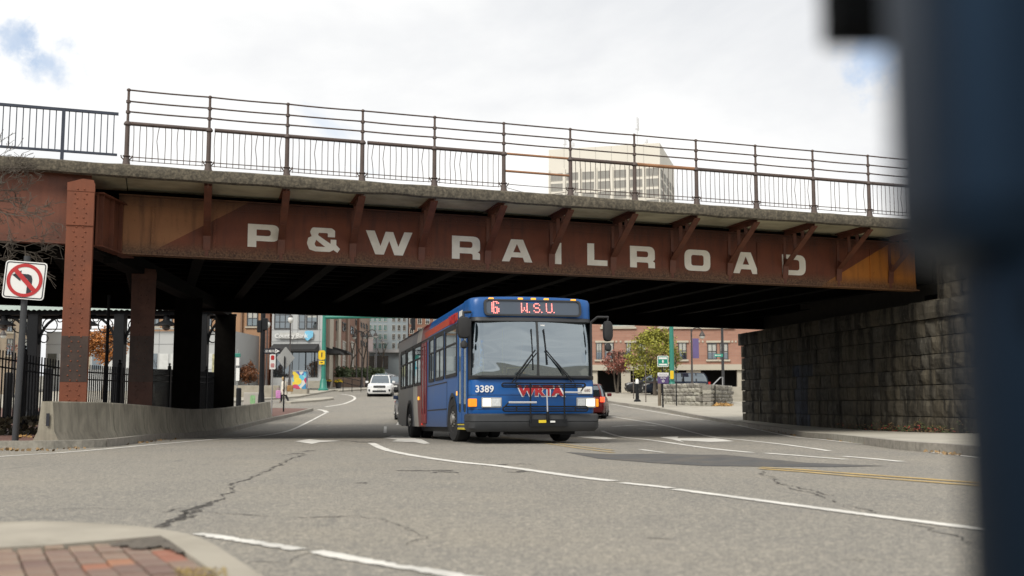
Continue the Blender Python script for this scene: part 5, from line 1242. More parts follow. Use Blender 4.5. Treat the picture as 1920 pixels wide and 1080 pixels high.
# no-left-turn sign on its leaning post
P = gnd(28, 827, .11); sroot = thing('turn_sign', 'white no left turn sign on a leaning black post at left', 'sign', (P.x, P.y, P.z-.02))
xt, zt_ = zof(49, 490, P, sroot); b = MB(); b.tube([(0, 0, -.1), (xt*.9, .05, zt_+.1)], .058, 10); b.build('post', M('post_grey_black', (.035, .037, .04), .45), sroot, smooth=50)
xs_, zs_ = zof(50, 526.5, P, sroot); SW = 79/F*P.y; an = R(-4.5)
plt = thing('x', '', ''); bpy.data.objects.remove(plt)
pl0 = plate(sroot, xs_, zs_, SW, SW*.90, -.075, white, 'sign_face', .07)
def onface(loops, name, mat, dep):
    ca, sa = math.cos(an), math.sin(an); return fill(loops, name, mat, .002, lambda a, c, d: Vector((xs_+a*ca-c*sa, -.083-dep-d, zs_+a*sa*1+c*ca)), pl0)
bpy.data.objects.remove(pl0); pl0 = plate(sroot, xs_, zs_, SW, SW*.90, -.075, white, 'sign_face', .07, .006, an)
rr4 = lambda h, v, r: rpoly([(-h, -v, r), (h, -v, r), (h, v, r), (-h, v, r)], 4); hw = SW/2
onface([rr4(hw*.945, hw*.85, .055), rr4(hw*.90, hw*.805, .04)], 'border', signblk, .001)
circ = lambda r, n=40: [(r*math.cos(2*math.pi*k/n), r*math.sin(2*math.pi*k/n)*.93) for k in range(n)]
onface([[(hw*x, hw*y) for x, y in ((.36, -.62), (.36, .08), (.30, .24), (.15, .30), (-.2, .30), (-.2, .46), (-.62, .22), (-.2, -.06), (-.2, .10), (.08, .10), (.14, .04), (.14, -.62))]], 'arrow', signblk, .001)
onface([circ(hw*.86), circ(hw*.69)], 'ring', signred, .003)
onface([[(hw*x, hw*y) for x, y in ((-.60, .42), (-.44, .57), (.60, -.40), (.46, -.56))]], 'slash', signred, .0045)
# bollards at the far left
for i, (px, py, tp, lab) in enumerate([(12, 798, 698, 'black steel bollard nearest the left edge'), (52, 782, 692, 'black steel bollard between the sign post and barrier'), (87, 770, 690, 'black steel bollard just behind the barrier end')]):
    P = gnd(px, py, .11); r_ = 8/F*P.y; h = at(px, tp, P.y).z-P.z
    o = MB().lathe([(r_, -.05), (r_, h-.06), (r_*.8, h-.02), (r_*.3, h)], 12).build('bollard', black, None, P, smooth=40); tag(o, lab, 'bollard', 'bollards behind the sign post')
pole('thin_pole', 'slim black pole standing between the first two bridge columns', 'pole', 199, 800, .055, 553, black, 8, .11, P=Vector((at(199, 700, 31).x, 31, 0)))
rt_, P, h = pole('light_pole', 'thick black light pole rising past the bridge beside the one way sign', 'pole', 491, 757, .13, 440, black, 10, .11, .9, P=Vector((at(491, 700, 55).x, 55, 0)))
x_, z_ = zof(512, 658.5, P, rt_); ow = plate(rt_, x_, z_, 30/F*55, 10.5/F*55, -.14, signblk, 'sign_face', .02)
aw, ah = 30/F*55/2, 10.5/F*55/2
fill([[(-aw*.93, -ah*.42), (aw*.35, -ah*.42), (aw*.35, -ah*.85), (aw*.92, 0), (aw*.35, ah*.85), (aw*.35, ah*.42), (-aw*.93, ah*.42)]], 'arrow', white, .003, lambda a, c, d: Vector((x_+a, -.148-d, z_+c)), ow)
link('letters', textmesh('ONE WAY', .15, signblk, .002, bold=.003), ow, (x_-aw*.28, -.156, z_))
for px, py, w__, h__ in ((487, 612, .22, .62), (497.5, 608, .22, .60)):
    x_, z_ = zof(px, py, P, rt_); MB().bbox(x_-.11, x_+.11, -.15, .15, z_-.3, z_+.3, .03).build('signal_head', black, rt_)
rt_, P, h = pole('parking_sign', 'small red and white sign on a thin post by the barrier end', 'sign', 511, 772, .035, 664, M('galvanised', (.25, .25, .25), .5), 6, .11, P=Vector((at(511, 700, 54).x, 54, 0)))
x_, z_ = zof(511.5, 678.5, P, rt_); sf = plate(rt_, x_, z_, .29, .72, -.05, white, 'sign_face', .03)
plate(rt_, x_, z_+.2, .17, .22, -.06, signred, 'red_mark', .05, .003); plate(rt_, x_, z_-.17, .18, .2, -.06, M('sign_pink', (.45, .2, .2), .5), 'faded_mark', .05, .003)
rt_, P, h = pole('warning_sign', 'unpainted grey back of a diamond road sign on a thin black post', 'sign', 531.5, 772, .045, 668, black, 6, .11)
x_, z_ = zof(535, 671, P, rt_); dh = 21.5/F*P.y; fill([rpoly([(-dh*.8, 0, .05), (0, -dh, .05), (dh*.8, 0, .05), (0, dh, .05)], 3)], 'sign_plate', alum, .008, lambda a, c, d: Vector((x_+a, .06+d, z_+c)), rt_)
# green signal poles
rt_, P, h = pole('signal_pole', 'green traffic signal pole with white ball top in front of the bank sign', 'signal pole', 547, 727, .15, 620, tgreen, 10, .12, 1)
b = MB(); b.lathe([(.12, h), (.2, h+.08), (.2, h+.16), (.1, h+.3)], 10); b.build('ball_top', white, rt_, smooth=60)
x_, z_ = zof(500, 614, P, rt_); b = MB(); b.tube([(0, 0, h-.25), (x_*.5, -.1, h*.5+z_*.5+.05), (x_, -.2, z_+.1)], [.12, .1, .08], 8); b.build('arm', tgreen, rt_, smooth=50)
for px, y0, y1 in ((532.5, 615, 632), (508.5, 612, 628)):
    x_, z1 = zof(px, y0, P, rt_); _, z0 = zof(px, y1, P, rt_); b = MB(); b.bbox(x_-.2, x_+.2, -.35, -.02, z0, z1, .03); sh = b.build('signal_head', black, rt_)
    for k in range(3): MB().tube([(x_, -.36, z0+(z1-z0)*(k+.5)/3), (x_, -.58, z0+(z1-z0)*(k+.5)/3)], .13, 8).build('visor', black, sh)
rt_, P, h = pole('mast_arm_signal', 'tall green mast arm signal pole with yellow crossing sign beside the bank', 'signal pole', 606, 732, .22, 588, tgreen, 12, .12, 1, top=.17)
x_, z_ = zof(612, 595, P, rt_); x2, z2 = zof(800, 595, P, rt_); b = MB(); b.tube([(0, 0, z_), (x2*.5, 0, z_+.05), (x2, 0, z2)], [.17, .14, .09], 10); b.build('mast_arm', tgreen, rt_, smooth=50)
x_, z_ = zof(775, 603, P, rt_); MB().bbox(x_-.18, x_+.18, -.2, .2, z_-.75, z_+.3, .03).build('signal_head', black, rt_)
x_, z_ = zof(604.5, 666, P, rt_); yf = plate(rt_, x_, z_, .62, .85, -.3, M('sign_yellow', (.68, .46, .01), .5), 'warning_plate', .2); plate(rt_, x_, z_-.68, .5, .34, -.3, MATS['sign_yellow'], 'arrow_plate', .04)
plate(rt_, x_, z_+.02, .1, .42, -.31, signblk, 'walker_mark', .03, .002); plate(rt_, x_, z_-.68, .22, .08, -.31, signblk, 'arrow_mark', .02, .002)
rt_, P, h = pole('mast_pole', 'green signal mast rising behind the yellow-green tree', 'signal pole', 1260.5, 735, .20, 585, tgreen, 10, .12, 1, P=Vector((at(1260, 700, 82).x, 82, 0)))
x_, z_ = zof(1260, 703, P, rt_); plate(rt_, x_-.05, z_, .26, .62, -.3, MATS['sign_yellow'], 'warning_plate', .08)
# street lamps
lampglass = M('lamp_glass', (.62, .62, .60), .3, var=.03)
def street_lamp(label, px, py, tp, Y, side=1, dbl=False, glob=False, banner=None, mat=None, group='street lamps'):
    mat = mat or M('lamp_brown', (.05, .042, .04), .55)
    P = Vector((at(px, 700, Y).x, Y, 0)); root = thing('street_lamp', label, 'street lamp', (P.x, Y, g(Y)+.08), 0, group)
    h = at(px, tp, Y).z-root.location.z
    b = MB(); b.lathe([(.24, -.05), (.24, .15), (.15, .3), (.12, 1.0), (.08, 1.1), (.06, h-.7), (.05, h-.1)], 10); b.build('post', mat, root, smooth=40)
    for s_ in ((-1, 1) if dbl else (side,)):
        if glob:
            c = .0 if not dbl else s_*.5; MB().lathe([(.05, h-.15), (.16, h-.1), (.26, h+.12), (.24, h+.3), (.1, h+.42)], 12, c=(c, 0)).build('globe', lampglass, root, smooth=60)
            MB().lathe([(.2, h+.4), (.06, h+.6)], 10, c=(c, 0)).build('cap', mat, root)
        else:
            MB().tube([(0, 0, h-.9), (0, 0, h-.35), (s_*.18, 0, h-.08), (s_*.45, 0, h), (s_*.75, 0, h-.12), (s_*.82, 0, h-.3)], .04, 6).build('arm', mat, root, smooth=50)
            hd = MB().lathe([(.06, h-.3), (.1, h-.36), (.24, h-.62), (.22, h-.66)], 12, c=(s_*.82, 0)).build('lamp_head', mat, root, smooth=40)
            MB().lathe([(.2, h-.66), (.17, h-.8), (.05, h-.88)], 10, c=(s_*.82, 0)).build('lamp_glass', lampglass, hd, smooth=50)
    if banner:
        z0 = h*banner[0]; MB().box(.08, .55, -.012, .012, z0, z0+banner[1]).build('banner', banner[2], root)
    return root
street_lamp('brown street lamp nearest the brick block, curving left to right', 668, 712, 621, 120, 1)
street_lamp('brown double street lamp second from the brick block', 678.5, 716, 620, 112, 1, True)
street_lamp('brown street lamp with pale banner, third from the brick block', 688.5, 712, 618, 114, 1, banner=(.62, 1.5, M('banner_pale', (.45, .38, .38), .7)))
street_lamp('slender brown street lamp farthest up the side street', 705, 700, 631, 142, 1, mat=M('lamp_grey', (.16, .16, .17), .5))
street_lamp('globe street lamp between the tan building and bank', 543, 735, 603, 100, 1, glob=True)
street_lamp('globe street lamp beside the thick black light pole', 499.5, 740, 612, 98, 1, glob=True)
street_lamp('dark street lamp with purple banner by the red brick building', 1297.5, 738, 614, 84, 1, banner=(.55, 1.5, M('banner_purple', (.12, .09, .22), .7)))
street_lamp('curved street lamp in front of the beige building at far left', 24, 715, 612, 80, -1)
# right hand street furniture
rt_, P, h = pole('green_sign', 'square green and white parking sign with arrow above purple sign on dark post', 'sign', 1243, 764, .05, 665, black, 8, .13)
x_, z_ = zof(1242.5, 677.5, P, rt_); S_ = 20.5/F*P.y; gs = plate(rt_, x_, z_, S_, S_, -.07, white, 'sign_face', .06); plate(rt_, x_, z_, S_*.88, S_*.88, -.078, M('sign_green', (.0, .22, .15), .5), 'green_field', .04, .003)
for dz_, hh in ((.28, .17), (-.30, .14)): plate(rt_, x_, z_+S_*dz_, S_*.74, S_*hh, -.083, white, 'white_bar', .01, .002)
fill([[(S_*a, S_*c) for a, c in ((-.05, -.15), (.05, -.15), (.05, .0), (.13, .0), (0, .13), (-.13, .0), (-.05, .0))]], 'arrow', white, .002, lambda a, c, d: Vector((x_+a, -.083-d, z_+c)), rt_)
x_, z_ = zof(1243, 709, P, rt_); plate(rt_, x_, z_, S_, S_*.98, -.07, M('sign_purple', (.075, .045, .14), .5), 'purple_plate', .03); plate(rt_, x_, z_+S_*.36, S_, S_*.27, -.078, white, 'white_plate', .02, .003)
for dz_, w__ in ((.14, .8), (.0, .5), (.36, .8)): plate(rt_, x_, z_+S_*dz_, S_*w__, S_*.045, -.084, white if dz_ < .3 else MATS['sign_purple'], 'text_bar', .002, .002)
fill([circ(S_*.12, 16), circ(S_*.075, 16)], 'round_mark', white, .002, lambda a, c, d: Vector((x_+a, -.084-d, z_-S_*.26+c)), rt_)
P = gnd(1237, 761, .13); o = MB().tube([(0, 0, -.1), (0, 0, at(1237, 714, P.y).z-P.z)], .105, 10).build('wooden_post', M('wood_post', (.16, .13, .095), .9, var=.3, scale=4, bump=.4, streak=.4), None, P, smooth=50); tag(o, 'weathered wooden post standing beside the purple sign', 'post')
rt_, P, h = pole('thin_pole', 'thin dark pole in front of the fieldstone wall', 'pole', 1268.5, 761, .035, 668, black, 6, .13)
rt_, P, h = pole('street_name_sign', 'green street name sign on a dark pole by the steps', 'sign', 1355.5, 735, .10, 560, M('pole_dark', (.03, .03, .032), .5), 8, .6, P=Vector((at(1355.5, 700, 74).x, 74, 0)))
x_, z_ = zof(1347, 666.5, P, rt_); nm = plate(rt_, x_, z_, 16/F*74, .20, -.1, M('sign_green2', (.02, .26, .19), .5), 'name_plate', .02)
for k in range(5): plate(rt_, x_-.22+k*.09, z_+.005, .055, .06+.03*(k == 0), -.108, white, 'letter_mark', .01, .002)
P = gnd(1195, 753, .13); bl_ = thing('black_bollard', 'black flared bollard lamp base on the right pavement', 'bollard', P); MB().lathe([(.22, -.05), (.22, .08), (.12, .16), (.10, .9), (.10, 1.15)], 12).build('post', black, bl_, smooth=40); MB().lathe([(.104, 1.152), (.104, 1.4), (.06, 1.46)], 12).build('pale_top', white, bl_, smooth=40)
for i, (px, py, tp, lab) in enumerate([(1211, 754, 680, 'thin bare post with leaning sapling on the right pavement'), (1188, 748, 690, 'thin bare post beside the black bollard lamp base')]):
    pole('thin_post', lab, 'post', px, py, .035, tp, M('post_bark', (.12, .10, .085), .9), 6, .13)
# fieldstone wall, steps, handrail, leaves
P0 = gnd(1243, 757, .13); P1 = gnd(1322, 762, .13); dvec = (P1.xy-P0.xy); LL = dvec.length; aw_ = math.atan2(dvec.y, dvec.x)
fw = thing('fieldstone_wall', 'low rough fieldstone retaining wall beside the steps', 'wall', (P0.x, P0.y, g(P0.y)+.05), aw_)
hw_ = at(1280, 723, P0.y).z-fw.location.z; rs = random.Random(77); fst = []
for i in range(6):
    m_ = rough_stone(40+i, .05); m_.materials.append(stonel); fst.append(m_)
def rubble(x0, x1, z0, hfun, y, rot=0, ox=0, oy=0):
    z = z0; row = 0
    while z < 2:
        hh = rs.uniform(.2, .34); x = x0; any_ = False
        while x < x1:
            l = rs.uniform(.25, .6)
            if z+hh*.6 < hfun(x+l/2):
                any_ = True; a = (ox+(x+l/2)*math.cos(rot), oy+(x+l/2)*math.sin(rot)); o = link('stone', rs.choice(fst), fw, (a[0], a[1]+y+rs.uniform(-.03, .03), z+hh/2), rot); o.scale = (l-.03, .5, hh-.02); o.rotation_euler.y = rs.uniform(-.06, .06)
            x += l
        z += hh
        if not any_: break
rubble(0, LL-.55, -.1, lambda x: hw_, .2)
d2 = (at(1364, 738, P1.y+5.5).xy-P1.xy); L2 = d2.length; r2 = math.atan2(d2.y, d2.x)-aw_
rubble(0, L2-.4, -.1, lambda x: hw_, .25, r2, LL-.15, 0)
MB().box(.05, LL-.35, .3, 1.0, -.2, hw_-.05).build('wall_core', mortar, fw)
st = thing('stone_steps', 'wide pale stone steps climbing to the right behind the leaf pile', 'steps', (at(1330, 750, 72).x, 72, g(72)+.1))
for k in range(6): MB().bbox(-.2+.35*k*0, 6, k*.42, k*.42+2.4, k*.17, k*.17+.165, .015).build('step', concrete, st)
MB().box(-.2, 8, 2.5, 12, -.1, 1.0).build('landing', concrete, st)
P = gnd(1323, 757, .13); hr = thing('handrail', 'pale metal pipe handrail rising beside the stone steps', 'handrail', P); q = lambda px, py, Y: at(px, py, Y)-P
MB().tube([(0, 0, -.05), q(1324, 735, P.y), q(1350, 708, P.y+2.4), q(1355, 707, P.y+2.6), q(1355, 735, P.y+2.6)], .035, 8).build('rail', M('rail_pale', (.42, .42, .42), .35, metal=.5), hr, smooth=50)
lv = MB(); rl_ = random.Random(13)
for _ in range(1400):
    t_ = rl_.random(); px = 1316+50*t_+rl_.gauss(0, 5); py = 762-2*rl_.random()-abs(rl_.gauss(0, 7))*(1-t_)
    if py > 763: continue
    c = gnd(px, min(py, 762), .13); c.z += .03+.22*rl_.random()*(1-t_); a = Vector((rl_.uniform(-1, 1), rl_.uniform(-1, 1), rl_.uniform(-.3, .3))).normalized(); e = a.orthogonal(); k = .07; lv.add([c-a*k, c+e*k, c+a*k, c-e*k], [(0, 1, 2, 3)])
tag(lv.build('leaf_pile', leafmat('leaf_fallen', (.30, .17, .05))), 'drift of fallen orange leaves at the foot of the steps', 'leaves', kind='stuff')
lt = MB(); rl_ = random.Random(14)
for _ in range(520):      # leaf litter in the gutters
    if rl_.random() < .6: px = rl_.uniform(1480, 1800); py = 813.5+(px-1486)*.122+rl_.uniform(-1.5, 2.5)
    elif rl_.random() < .5: px = rl_.uniform(1240, 1480); py = 770+(px-1240)*.178+rl_.uniform(-1, 1.5)
    else: px = rl_.uniform(0, 330); py = (842 if px < 111 else 841-(px-111)*.085)+rl_.uniform(-1, 3)
    c = gnd(px, py, .012); a = Vector((rl_.uniform(-1, 1), rl_.uniform(-1, 1), rl_.uniform(-.2, .5))).normalized(); e = a.orthogonal(); k = rl_.uniform(.015, .04); lt.add([c-a*k, c+e*k, c+a*k, c-e*k], [(0, 1, 2, 3)])
tag(lt.build('leaf_litter', leafmat('leaf_litter', (.22, .14, .06))), 'scattered brown leaves lying in the gutters', 'leaves', kind='stuff')
# painted utility box on its block
P = gnd(560, 738.5, .12); MBx = MB().bbox(-15/F*P.y, 15/F*P.y, 0, 1.2, -.1, 9/F*P.y, .02).build('concrete_block', curbm, None, P); tag(MBx, 'low concrete plinth under the painted cabinet', 'plinth')
def mat_mural():
    m, t, b, out = newmat('mural'); oc = t.n('ShaderNodeTexCoord').outputs['Object']
    v = t.n('ShaderNodeTexVoronoi', {'Vector': oc, 'Scale': 2.6}); s = t.n('ShaderNodeSeparateXYZ', {0: v.outputs['Color']})
    c = t.ramp(s.outputs[0], [(0, (.04, .22, .42)), (.2, (.10, .42, .55)), (.36, (.62, .48, .05)), (.52, (.55, .55, .50)), (.66, (.45, .04, .12)), (.8, (.06, .10, .35)), (.9, (.25, .5, .6))], 'CONSTANT'); t.put(b.inputs['Base Color'], c); b.inputs['Roughness'].default_value = .5; return m
mur = mat_mural(); bw = 12.5/F*P.y
ub_ = thing('utility_cabinet', 'utility cabinet painted with a bright blue and yellow mural', 'cabinet', (P.x, P.y+.1, P.z+9/F*P.y)); MB().bbox(-bw, bw, 0, .8, 0, 33/F*P.y, .03).build('cabinet', mur, ub_)
fill([circ(.30, 18)], 'painted_disc', M('mural_yellow', (.68, .52, .05), .5), .003, lambda a, c, d: Vector((a-.1, -.002-d, .62+c)), ub_)
fill([circ(.35, 18)[:10]], 'painted_disc', M('mural_red', (.48, .05, .12), .5), .003, lambda a, c, d: Vector((a-.3, -.002-d, .05+c)), ub_)
MB().bbox(-bw-.03, bw+.03, -.03, .83, 33/F*P.y, 33/F*P.y+.05, .01).build('lid', greyp, ub_)
# flower pots
yf_ = leafmat('flower_yellow', (.60, .42, .02)); gp_m = leafmat('pot_green', (.08, .11, .03))
for px, py, lab, k_ in ((634.5, 728, 'dark flower pot of yellow flowers right of the green mast pole', 1), (613.5, 727, 'dark flower pot of yellow flowers partly behind the green mast pole', 1.05), (514, 722, 'dark flower pot of yellow flowers left of the bank door', .9)):
    P = gnd(px, py, .12); fp = thing('flower_pot', lab, 'flower pot', P, 0, 'flower pots by the bank'); s_ = 7/F*P.y*k_
    MB().lathe([(s_*.62, -.05), (s_*.95, s_*1.5), (s_*1.05, s_*1.55), (s_*.9, s_*1.6)], 12).build('pot', M('pot_dark', (.035, .033, .035), .6), fp, smooth=40)
    b = MB(); r_ = random.Random(int(px))
    for _ in range(160):
        a = r_.uniform(0, 6.28); rr = s_*1.15*math.sqrt(r_.random()); c = Vector((rr*math.cos(a), rr*math.sin(a), s_*1.6+s_*.8*r_.random()*(1-(rr/s_/1.4)**2))); d = Vector((r_.uniform(-1, 1), r_.uniform(-1, 1), r_.uniform(-1, 1))).normalized(); e = d.orthogonal(); k = .07; b.add([c-d*k, c+e*k, c+d*k, c-e*k], [(0, 1, 2, 3)], 0 if r_.random() < .7 else 1)
    b.build('flowers', [yf_, gp_m], fp)
# planter wall, concrete block, bollards, posts beside the tan building
P = gnd(470, 745, .12); o = MB().bbox(-1.9, 2.0, 0, .5, -.1, .85, .03).build('low_wall', curbm, None, P); tag(o, 'low concrete wall under the rust-brown weeping tree', 'wall')
P = gnd(470, 766, .11); o = thing('concrete_block', 'pale concrete block with green paint mark by the light pole', 'concrete block', P); hh = at(470, 736, P.y).z-P.z; MB().bbox(-14/F*P.y, 14/F*P.y, 0, .6, -.2, hh, .04).build('block', M('pale_block', (.40, .39, .35), .85, var=.12, scale=2, dirt=(.28, .27, .24)), o)
plate(o, .1, hh*.55, .28, .5, -.002, M('graffiti_green', (.22, .42, .20), .7, var=.4, scale=9), 'paint_mark', .1, .002)
P = gnd(447, 764, .11); o = MB().lathe([(.15, -.1), (.15, at(447, 727, P.y).z-P.z-.05), (.08, at(447, 727, P.y).z-P.z)], 12).build('bollard', black, None, P, smooth=40); tag(o, 'thick black bollard just right of the fourth bridge column', 'bollard')
rt_, P, h = pole('notice_post', 'thin post with stacked small white notices by the tan building', 'sign', 445, 748, .04, 655, M('galv_post', (.25, .26, .25), .5), 6, .12, P=Vector((at(445, 700, 70).x, 70, 0)))
for py, hh, w__ in ((678, .5, .2), (702, .8, .22)):
    x_, z_ = zof(446, py, P, rt_); plate(rt_, x_, z_, w__, hh, -.05, white, 'notice', .02)
x_, z_ = zof(445, 666, P, rt_); MB().bbox(x_-.2, x_+.2, -.1, .1, z_-.12, z_+.12, .03).build('green_cap', tgreen, rt_)
b = MB(); P = gnd(662, 733, .1); rr2 = thing('ramp_railing', 'thin dark metal ramp railing near the shrub planter', 'railing', P)
for z_ in (.5, 1.0): MB().tube([(-.9, 0, z_+.25), (.7, 0, z_-.12)], .03, 6).build('rail', black, rr2)
for x_ in (-.9, -.1, .7): MB().tube([(x_, 0, -.1), (x_, 0, 1.25-(x_+.9)*.23)], .03, 6).build('post', black, rr2)

# ---------------------------------------------------------------- station canopy and picket fence (left)
CY = 46; can = thing('station_canopy', 'black steel station canopy with ribbed pale green roof behind the fence', 'canopy', (at(200, 700, CY).x, CY, 0))
cx = lambda px: at(px, 600, CY).x-can.location.x; cz = lambda py: at(200, py, CY).z
b = MB(); x0, x1 = cx(-160), cx(412); n = int((x1-x0)/.22); rr = []
for i in range(n*2+1):
    x = x0+(x1-x0)*i/(n*2); o = .05*(i % 2); rr.append((x, o))
b.loft([[(x, -1.2, cz(586)+o-.02) for x, o in rr], [(x+.55, 2.4, cz(573)+.62+o) for x, o in rr]], 0, False, False); b.build('ribbed_roof', M('roof_pale_green', (.34, .40, .36), .5, var=.12, scale=2), can)
MB().box(x0, x1, -1.0, -.7, cz(594), cz(587)).build('beam', black, can)
MB().box(x0, x1, 1.0, 1.3, cz(594), cz(586)+.3).build('beam', black, can)
zg = g(CY)+.1
for px in (82, 240, 392):
    x = cx(px); c_ = MB().bbox(x-.21, x+.21, -1.05, -.63, zg-.1, cz(593), .02).build('column', black, can); b = MB(); b.lathe([(.42, zg-.1), (.42, zg+.15), (.28, zg+.5)], 4, c=(x, -.84)); b.build('column_foot', black, c_)
    for s_ in (-1, 1):
        b = MB(); zt1 = cz(594); zb1 = cz(648); b.tube([(x+s_*(.2+1.15*(1-math.cos(a))), -.84, zb1+(zt1-zb1)*math.sin(a)) for a in [math.pi/2*k/8 for k in range(9)]], .06, 5)
        for dx, dz_, r_ in ((.62, -.42, .30), (.40, -.95, .17), (1.02, -.16, .12)): b.tube([(x+s_*dx+r_*math.cos(a), -.84, zt1+dz_+r_*math.sin(a)) for a in [2*math.pi*k/14 for k in range(15)]], .025, 4, cap=False)
        b.build('arched_bracket', black, can)
for i, px in enumerate((25, 179, 324)):
    x = cx(px); lm = thing('hanging_lamp', ['black hanging lamp under the canopy at far left', 'black hanging lamp beside the first riveted bridge column', 'black hanging lamp between the second and third bridge columns'][i], 'lamp', (can.location.x+x, CY-.84, cz(606)), 0, 'lamps hanging from the station canopy')
    MB().lathe([(.06, .5), (.12, .2), (.14, .05), (.46, -.12), (.47, -.15)], 14).build('shade', black, lm, smooth=40); MB().lathe([(.17, -.15), (.17, -.28), (.06, -.36)], 10).build('bulb', M('lamp_frost', (.35, .35, .33), .4), lm, smooth=50)
fence = thing('picket_fence', 'black iron picket fence running behind the bridge columns', 'fence', (0, 0, 0))
ftop = [(-90, 645, 24.5), (0, 656, 26.5), (115, 676, 29), (165, 684, 30.3), (245, 690, 33), (340, 694, 38.5), (436, 700, 46)]
fpts = [at(*p) for p in ftop]; fp_ = resample(fpts, .118)
pkm = MB().box(-.013, .013, -.013, .013, -1.72, 0).mesh('picket', black); _b = MB().bbox(-.05, .05, -.05, .05, -1.9, .08, .01); _b.lathe([(.06, .08), (.07, .1), (.02, .14), (.05, .19), (.01, .22)], 6); psm = _b.mesh('fence_post', black)
for i, p in enumerate(fp_[:295]):
    link('fence_post' if i % 20 == 4 else 'picket', psm if i % 20 == 4 else pkm, fence, p)
for z_ in (-1.6, -.40, -.20):
    MB().tube([p+Vector((0, 0, z_)) for p in resample(fpts, 2)], .024, 4).build('rail', black, fence)
hd = MB(); rh = random.Random(2)
for _ in range(900):
    t_ = rh.random(); p = fpts[0]+(fpts[4]-fpts[0])*t_; c = Vector((p.x+rh.uniform(-.3, .3), p.y+.9+rh.uniform(-.3, .3), g(p.y)+.1+rh.uniform(0, .45))); a = Vector((rh.uniform(-1, 1), rh.uniform(-1, 1), rh.uniform(-1, 1))).normalized(); e = a.orthogonal(); k = .06; hd.add([c-a*k, c+e*k, c+a*k, c-e*k], [(0, 1, 2, 3)])
tag(hd.build('dark_undergrowth', leafmat('leaf_brown_dark', (.055, .045, .025))), 'dark low undergrowth behind the black picket fence', 'plants', kind='stuff')
lt = MB(); rl_ = random.Random(24)
for _ in range(120):
    px = rl_.uniform(30, 68); c = gnd(px, rl_.uniform(785, 822), .12); a = Vector((rl_.uniform(-1, 1), rl_.uniform(-1, 1), rl_.uniform(-.2, .4))).normalized(); e = a.orthogonal(); k = rl_.uniform(.02, .045); lt.add([c-a*k, c+e*k, c+a*k, c-e*k], [(0, 1, 2, 3)])
tag(lt.build('leaf_scatter', MATS['leaf_fallen']), 'yellow leaves on the brick paving beside the barrier end', 'leaves', kind='stuff')

# ---------------------------------------------------------------- pedestrian
P = gnd(532, 755, 0); ps_ = thing('person', 'person in a white coat walking past the diamond sign with a pink bag', 'person', P, R(-60))
def skin(name, verts, edges, radii, mat, parent, root=0, sub=1):
    me = bpy.data.meshes.new(name); me.from_pydata(verts, edges, []); me.materials.append(mat); o = link(name, me, parent)
    o.modifiers.new('skin', 'SKIN'); sk = me.skin_vertices[0].data
    for i, r_ in enumerate(radii): sk[i].radius = r_ if isinstance(r_, tuple) else (r_, r_)
    sk[root].use_root = True; m_ = o.modifiers.new('sub', 'SUBSURF'); m_.levels = sub; m_.render_levels = sub; return o
V = [(0, 0, .88), (0, 0, 1.1), (0, -.01, 1.30), (0, -.02, 1.42), (0, -.06, 1.50), (0, -.07, 1.60), (-.09, 0, .84), (-.10, -.12, .47), (-.10, -.14, .08), (-.10, -.27, .03), (.09, 0, .84), (.10, .10, .47), (.10, .28, .12), (.10, .18, .03),
     (-.19, -.01, 1.33), (-.25, .06, 1.06), (-.26, .0, .82), (-.26, -.03, .74), (.19, -.01, 1.33), (.25, -.06, 1.06), (.26, -.14, .84), (.26, -.18, .76)]
E = [(0, 1), (1, 2), (2, 3), (3, 4), (4, 5), (0, 6), (6, 7), (7, 8), (8, 9), (0, 10), (10, 11), (11, 12), (12, 13), (2, 14), (14, 15), (15, 16), (16, 17), (2, 18), (18, 19), (19, 20), (20, 21)]
Rd = [.15, .14, .15, .06, .09, .085, .10, .07, .05, .04, .10, .07, .05, .04, .075, .055, .04, .04, .075, .055, .04, .04]
skin('body', V, E, Rd, M('skin_tone', (.32, .20, .14), .6), ps_)
b = MB(); b.loft([[(math.cos(a)*rx_, math.sin(a)*ry, z) for a in [2*math.pi*k/14 for k in range(14)]] for z, rx_, ry in ((.52, .27, .26), (.7, .25, .23), (.95, .22, .19), (1.15, .22, .18), (1.33, .24, .17), (1.42, .10, .10))], 0, True)
cw_m = M('coat_white', (.62, .58, .50), .85, var=.06); b.build('coat', cw_m, ps_, smooth=60)
for s_, q1, q2 in ((-1, (-.25, .06, 1.06), (-.26, .0, .84)), (1, (.25, -.06, 1.06), (.26, -.14, .86))): MB().tube([(s_*.18, -.01, 1.34), q1, q2], [.085, .08, .065], 8).build('sleeve', cw_m, ps_, smooth=60)
for q0, q1, q2 in (((-.09, 0, .84), (-.10, -.12, .47), (-.10, -.14, .08)), ((.09, 0, .84), (.10, .10, .47), (.10, .28, .12))): MB().tube([q0, q1, q2], [.115, .085, .065], 8).build('trouser_leg', M('trousers_dark', (.03, .03, .035), .85), ps_, smooth=60)
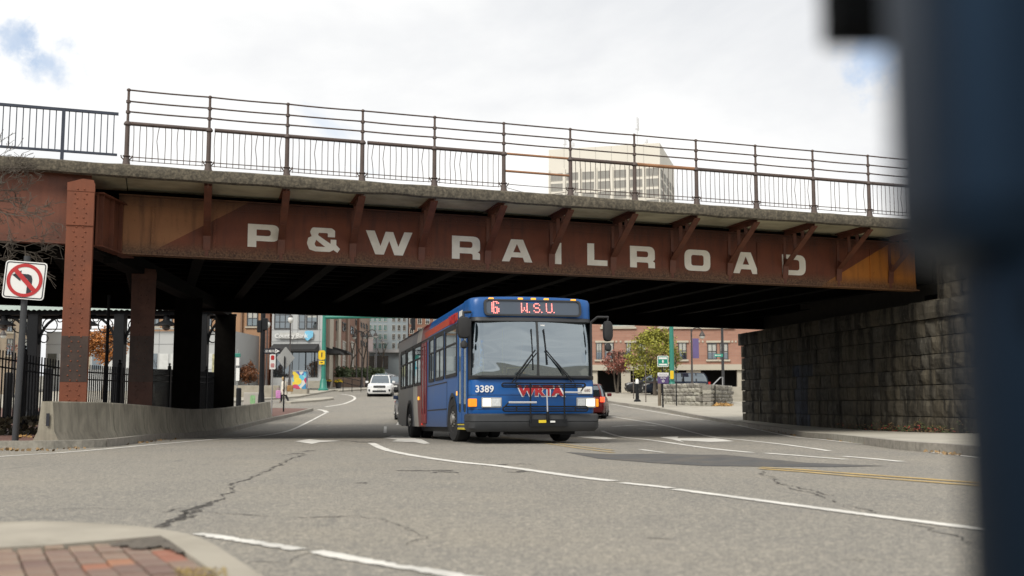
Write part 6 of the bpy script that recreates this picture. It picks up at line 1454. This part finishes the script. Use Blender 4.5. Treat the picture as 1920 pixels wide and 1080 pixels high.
MB().loft([[(math.cos(a)*r_, math.sin(a)*r_-.055, z) for a in [2*math.pi*k/12 for k in range(12)]] for r_, z in ((.10, 1.50), (.115, 1.58), (.10, 1.66), (.04, 1.70))]).build('hair', M('hair_fair', (.38, .26, .12), .8), ps_, smooth=60)
gb = thing('pink_bag', 'pink patterned bag carried low by the person in white', 'bag', (P.x-.30, P.y-.35, P.z+.28)); MB().bbox(-.16, .16, -.07, .07, 0, .52, .05).build('bag', M('bag_pink', (.48, .20, .42), .7, var=.4, scale=9), gb); MB().tube([(-.08, 0, .5), (-.06, 0, .66), (.06, 0, .66), (.08, 0, .5)], .012, 5).build('strap', M('strap_pink', (.4, .2, .35), .7), gb)
gb = thing('brown_bag', 'brown patterned shoulder bag on the right side of the person in white', 'bag', (P.x+.42, P.y-.1, P.z+.72)); MB().bbox(-.2, .2, -.07, .07, 0, .42, .05).build('bag', M('bag_brown', (.28, .15, .05), .7, var=.5, scale=7), gb); MB().tube([(-.12, 0, .4), (-.25, 0, .66), (.12, 0, .4)], .012, 5).build('strap', M('strap_brown', (.15, .08, .03), .7), gb)

# ---------------------------------------------------------------- out of focus signal post beside the lens
npm = M('post_navy', (.010, .020, .036), .5, metal=.85, var=.15, scale=3, spec=.2); npk = M('post_black', (.0025, .003, .0035), .85, var=.2, scale=5, spec=.05)
kq = .70; near = thing('crossing_post', 'dark navy crossing signal post close to the lens at right', 'signal post', (.375*kq, .70*kq, SH))
def nz(z): return HC+(z-HC)*kq-SH
def nbox(x0, x1, y0, y1, z0, z1, bv, name, mat): MB().bbox(x0*kq, x1*kq, y0*kq, y1*kq, nz(z0), nz(z1), bv*kq).build(name, mat, near)
MB().lathe([(.15*kq, -.02), (.15*kq, .05), (.10*kq, .09), (.088*kq, .5), (.088*kq, nz(2.6))], 24).build('post', npm, near, smooth=50)
nbox(-.122, .32, -.07, .06, .835, 1.75, .035, 'signal_housing', npm); nbox(-.075, .28, -.06, .06, .775, .834, .02, 'lower_bracket', npk)
nbox(-.113, -.045, .17, .22, 1.050, 1.5, .006, 'visor', npk); nbox(-.06, -.04, .05, .18, 1.09, 1.45, .002, 'visor_mount', npk)
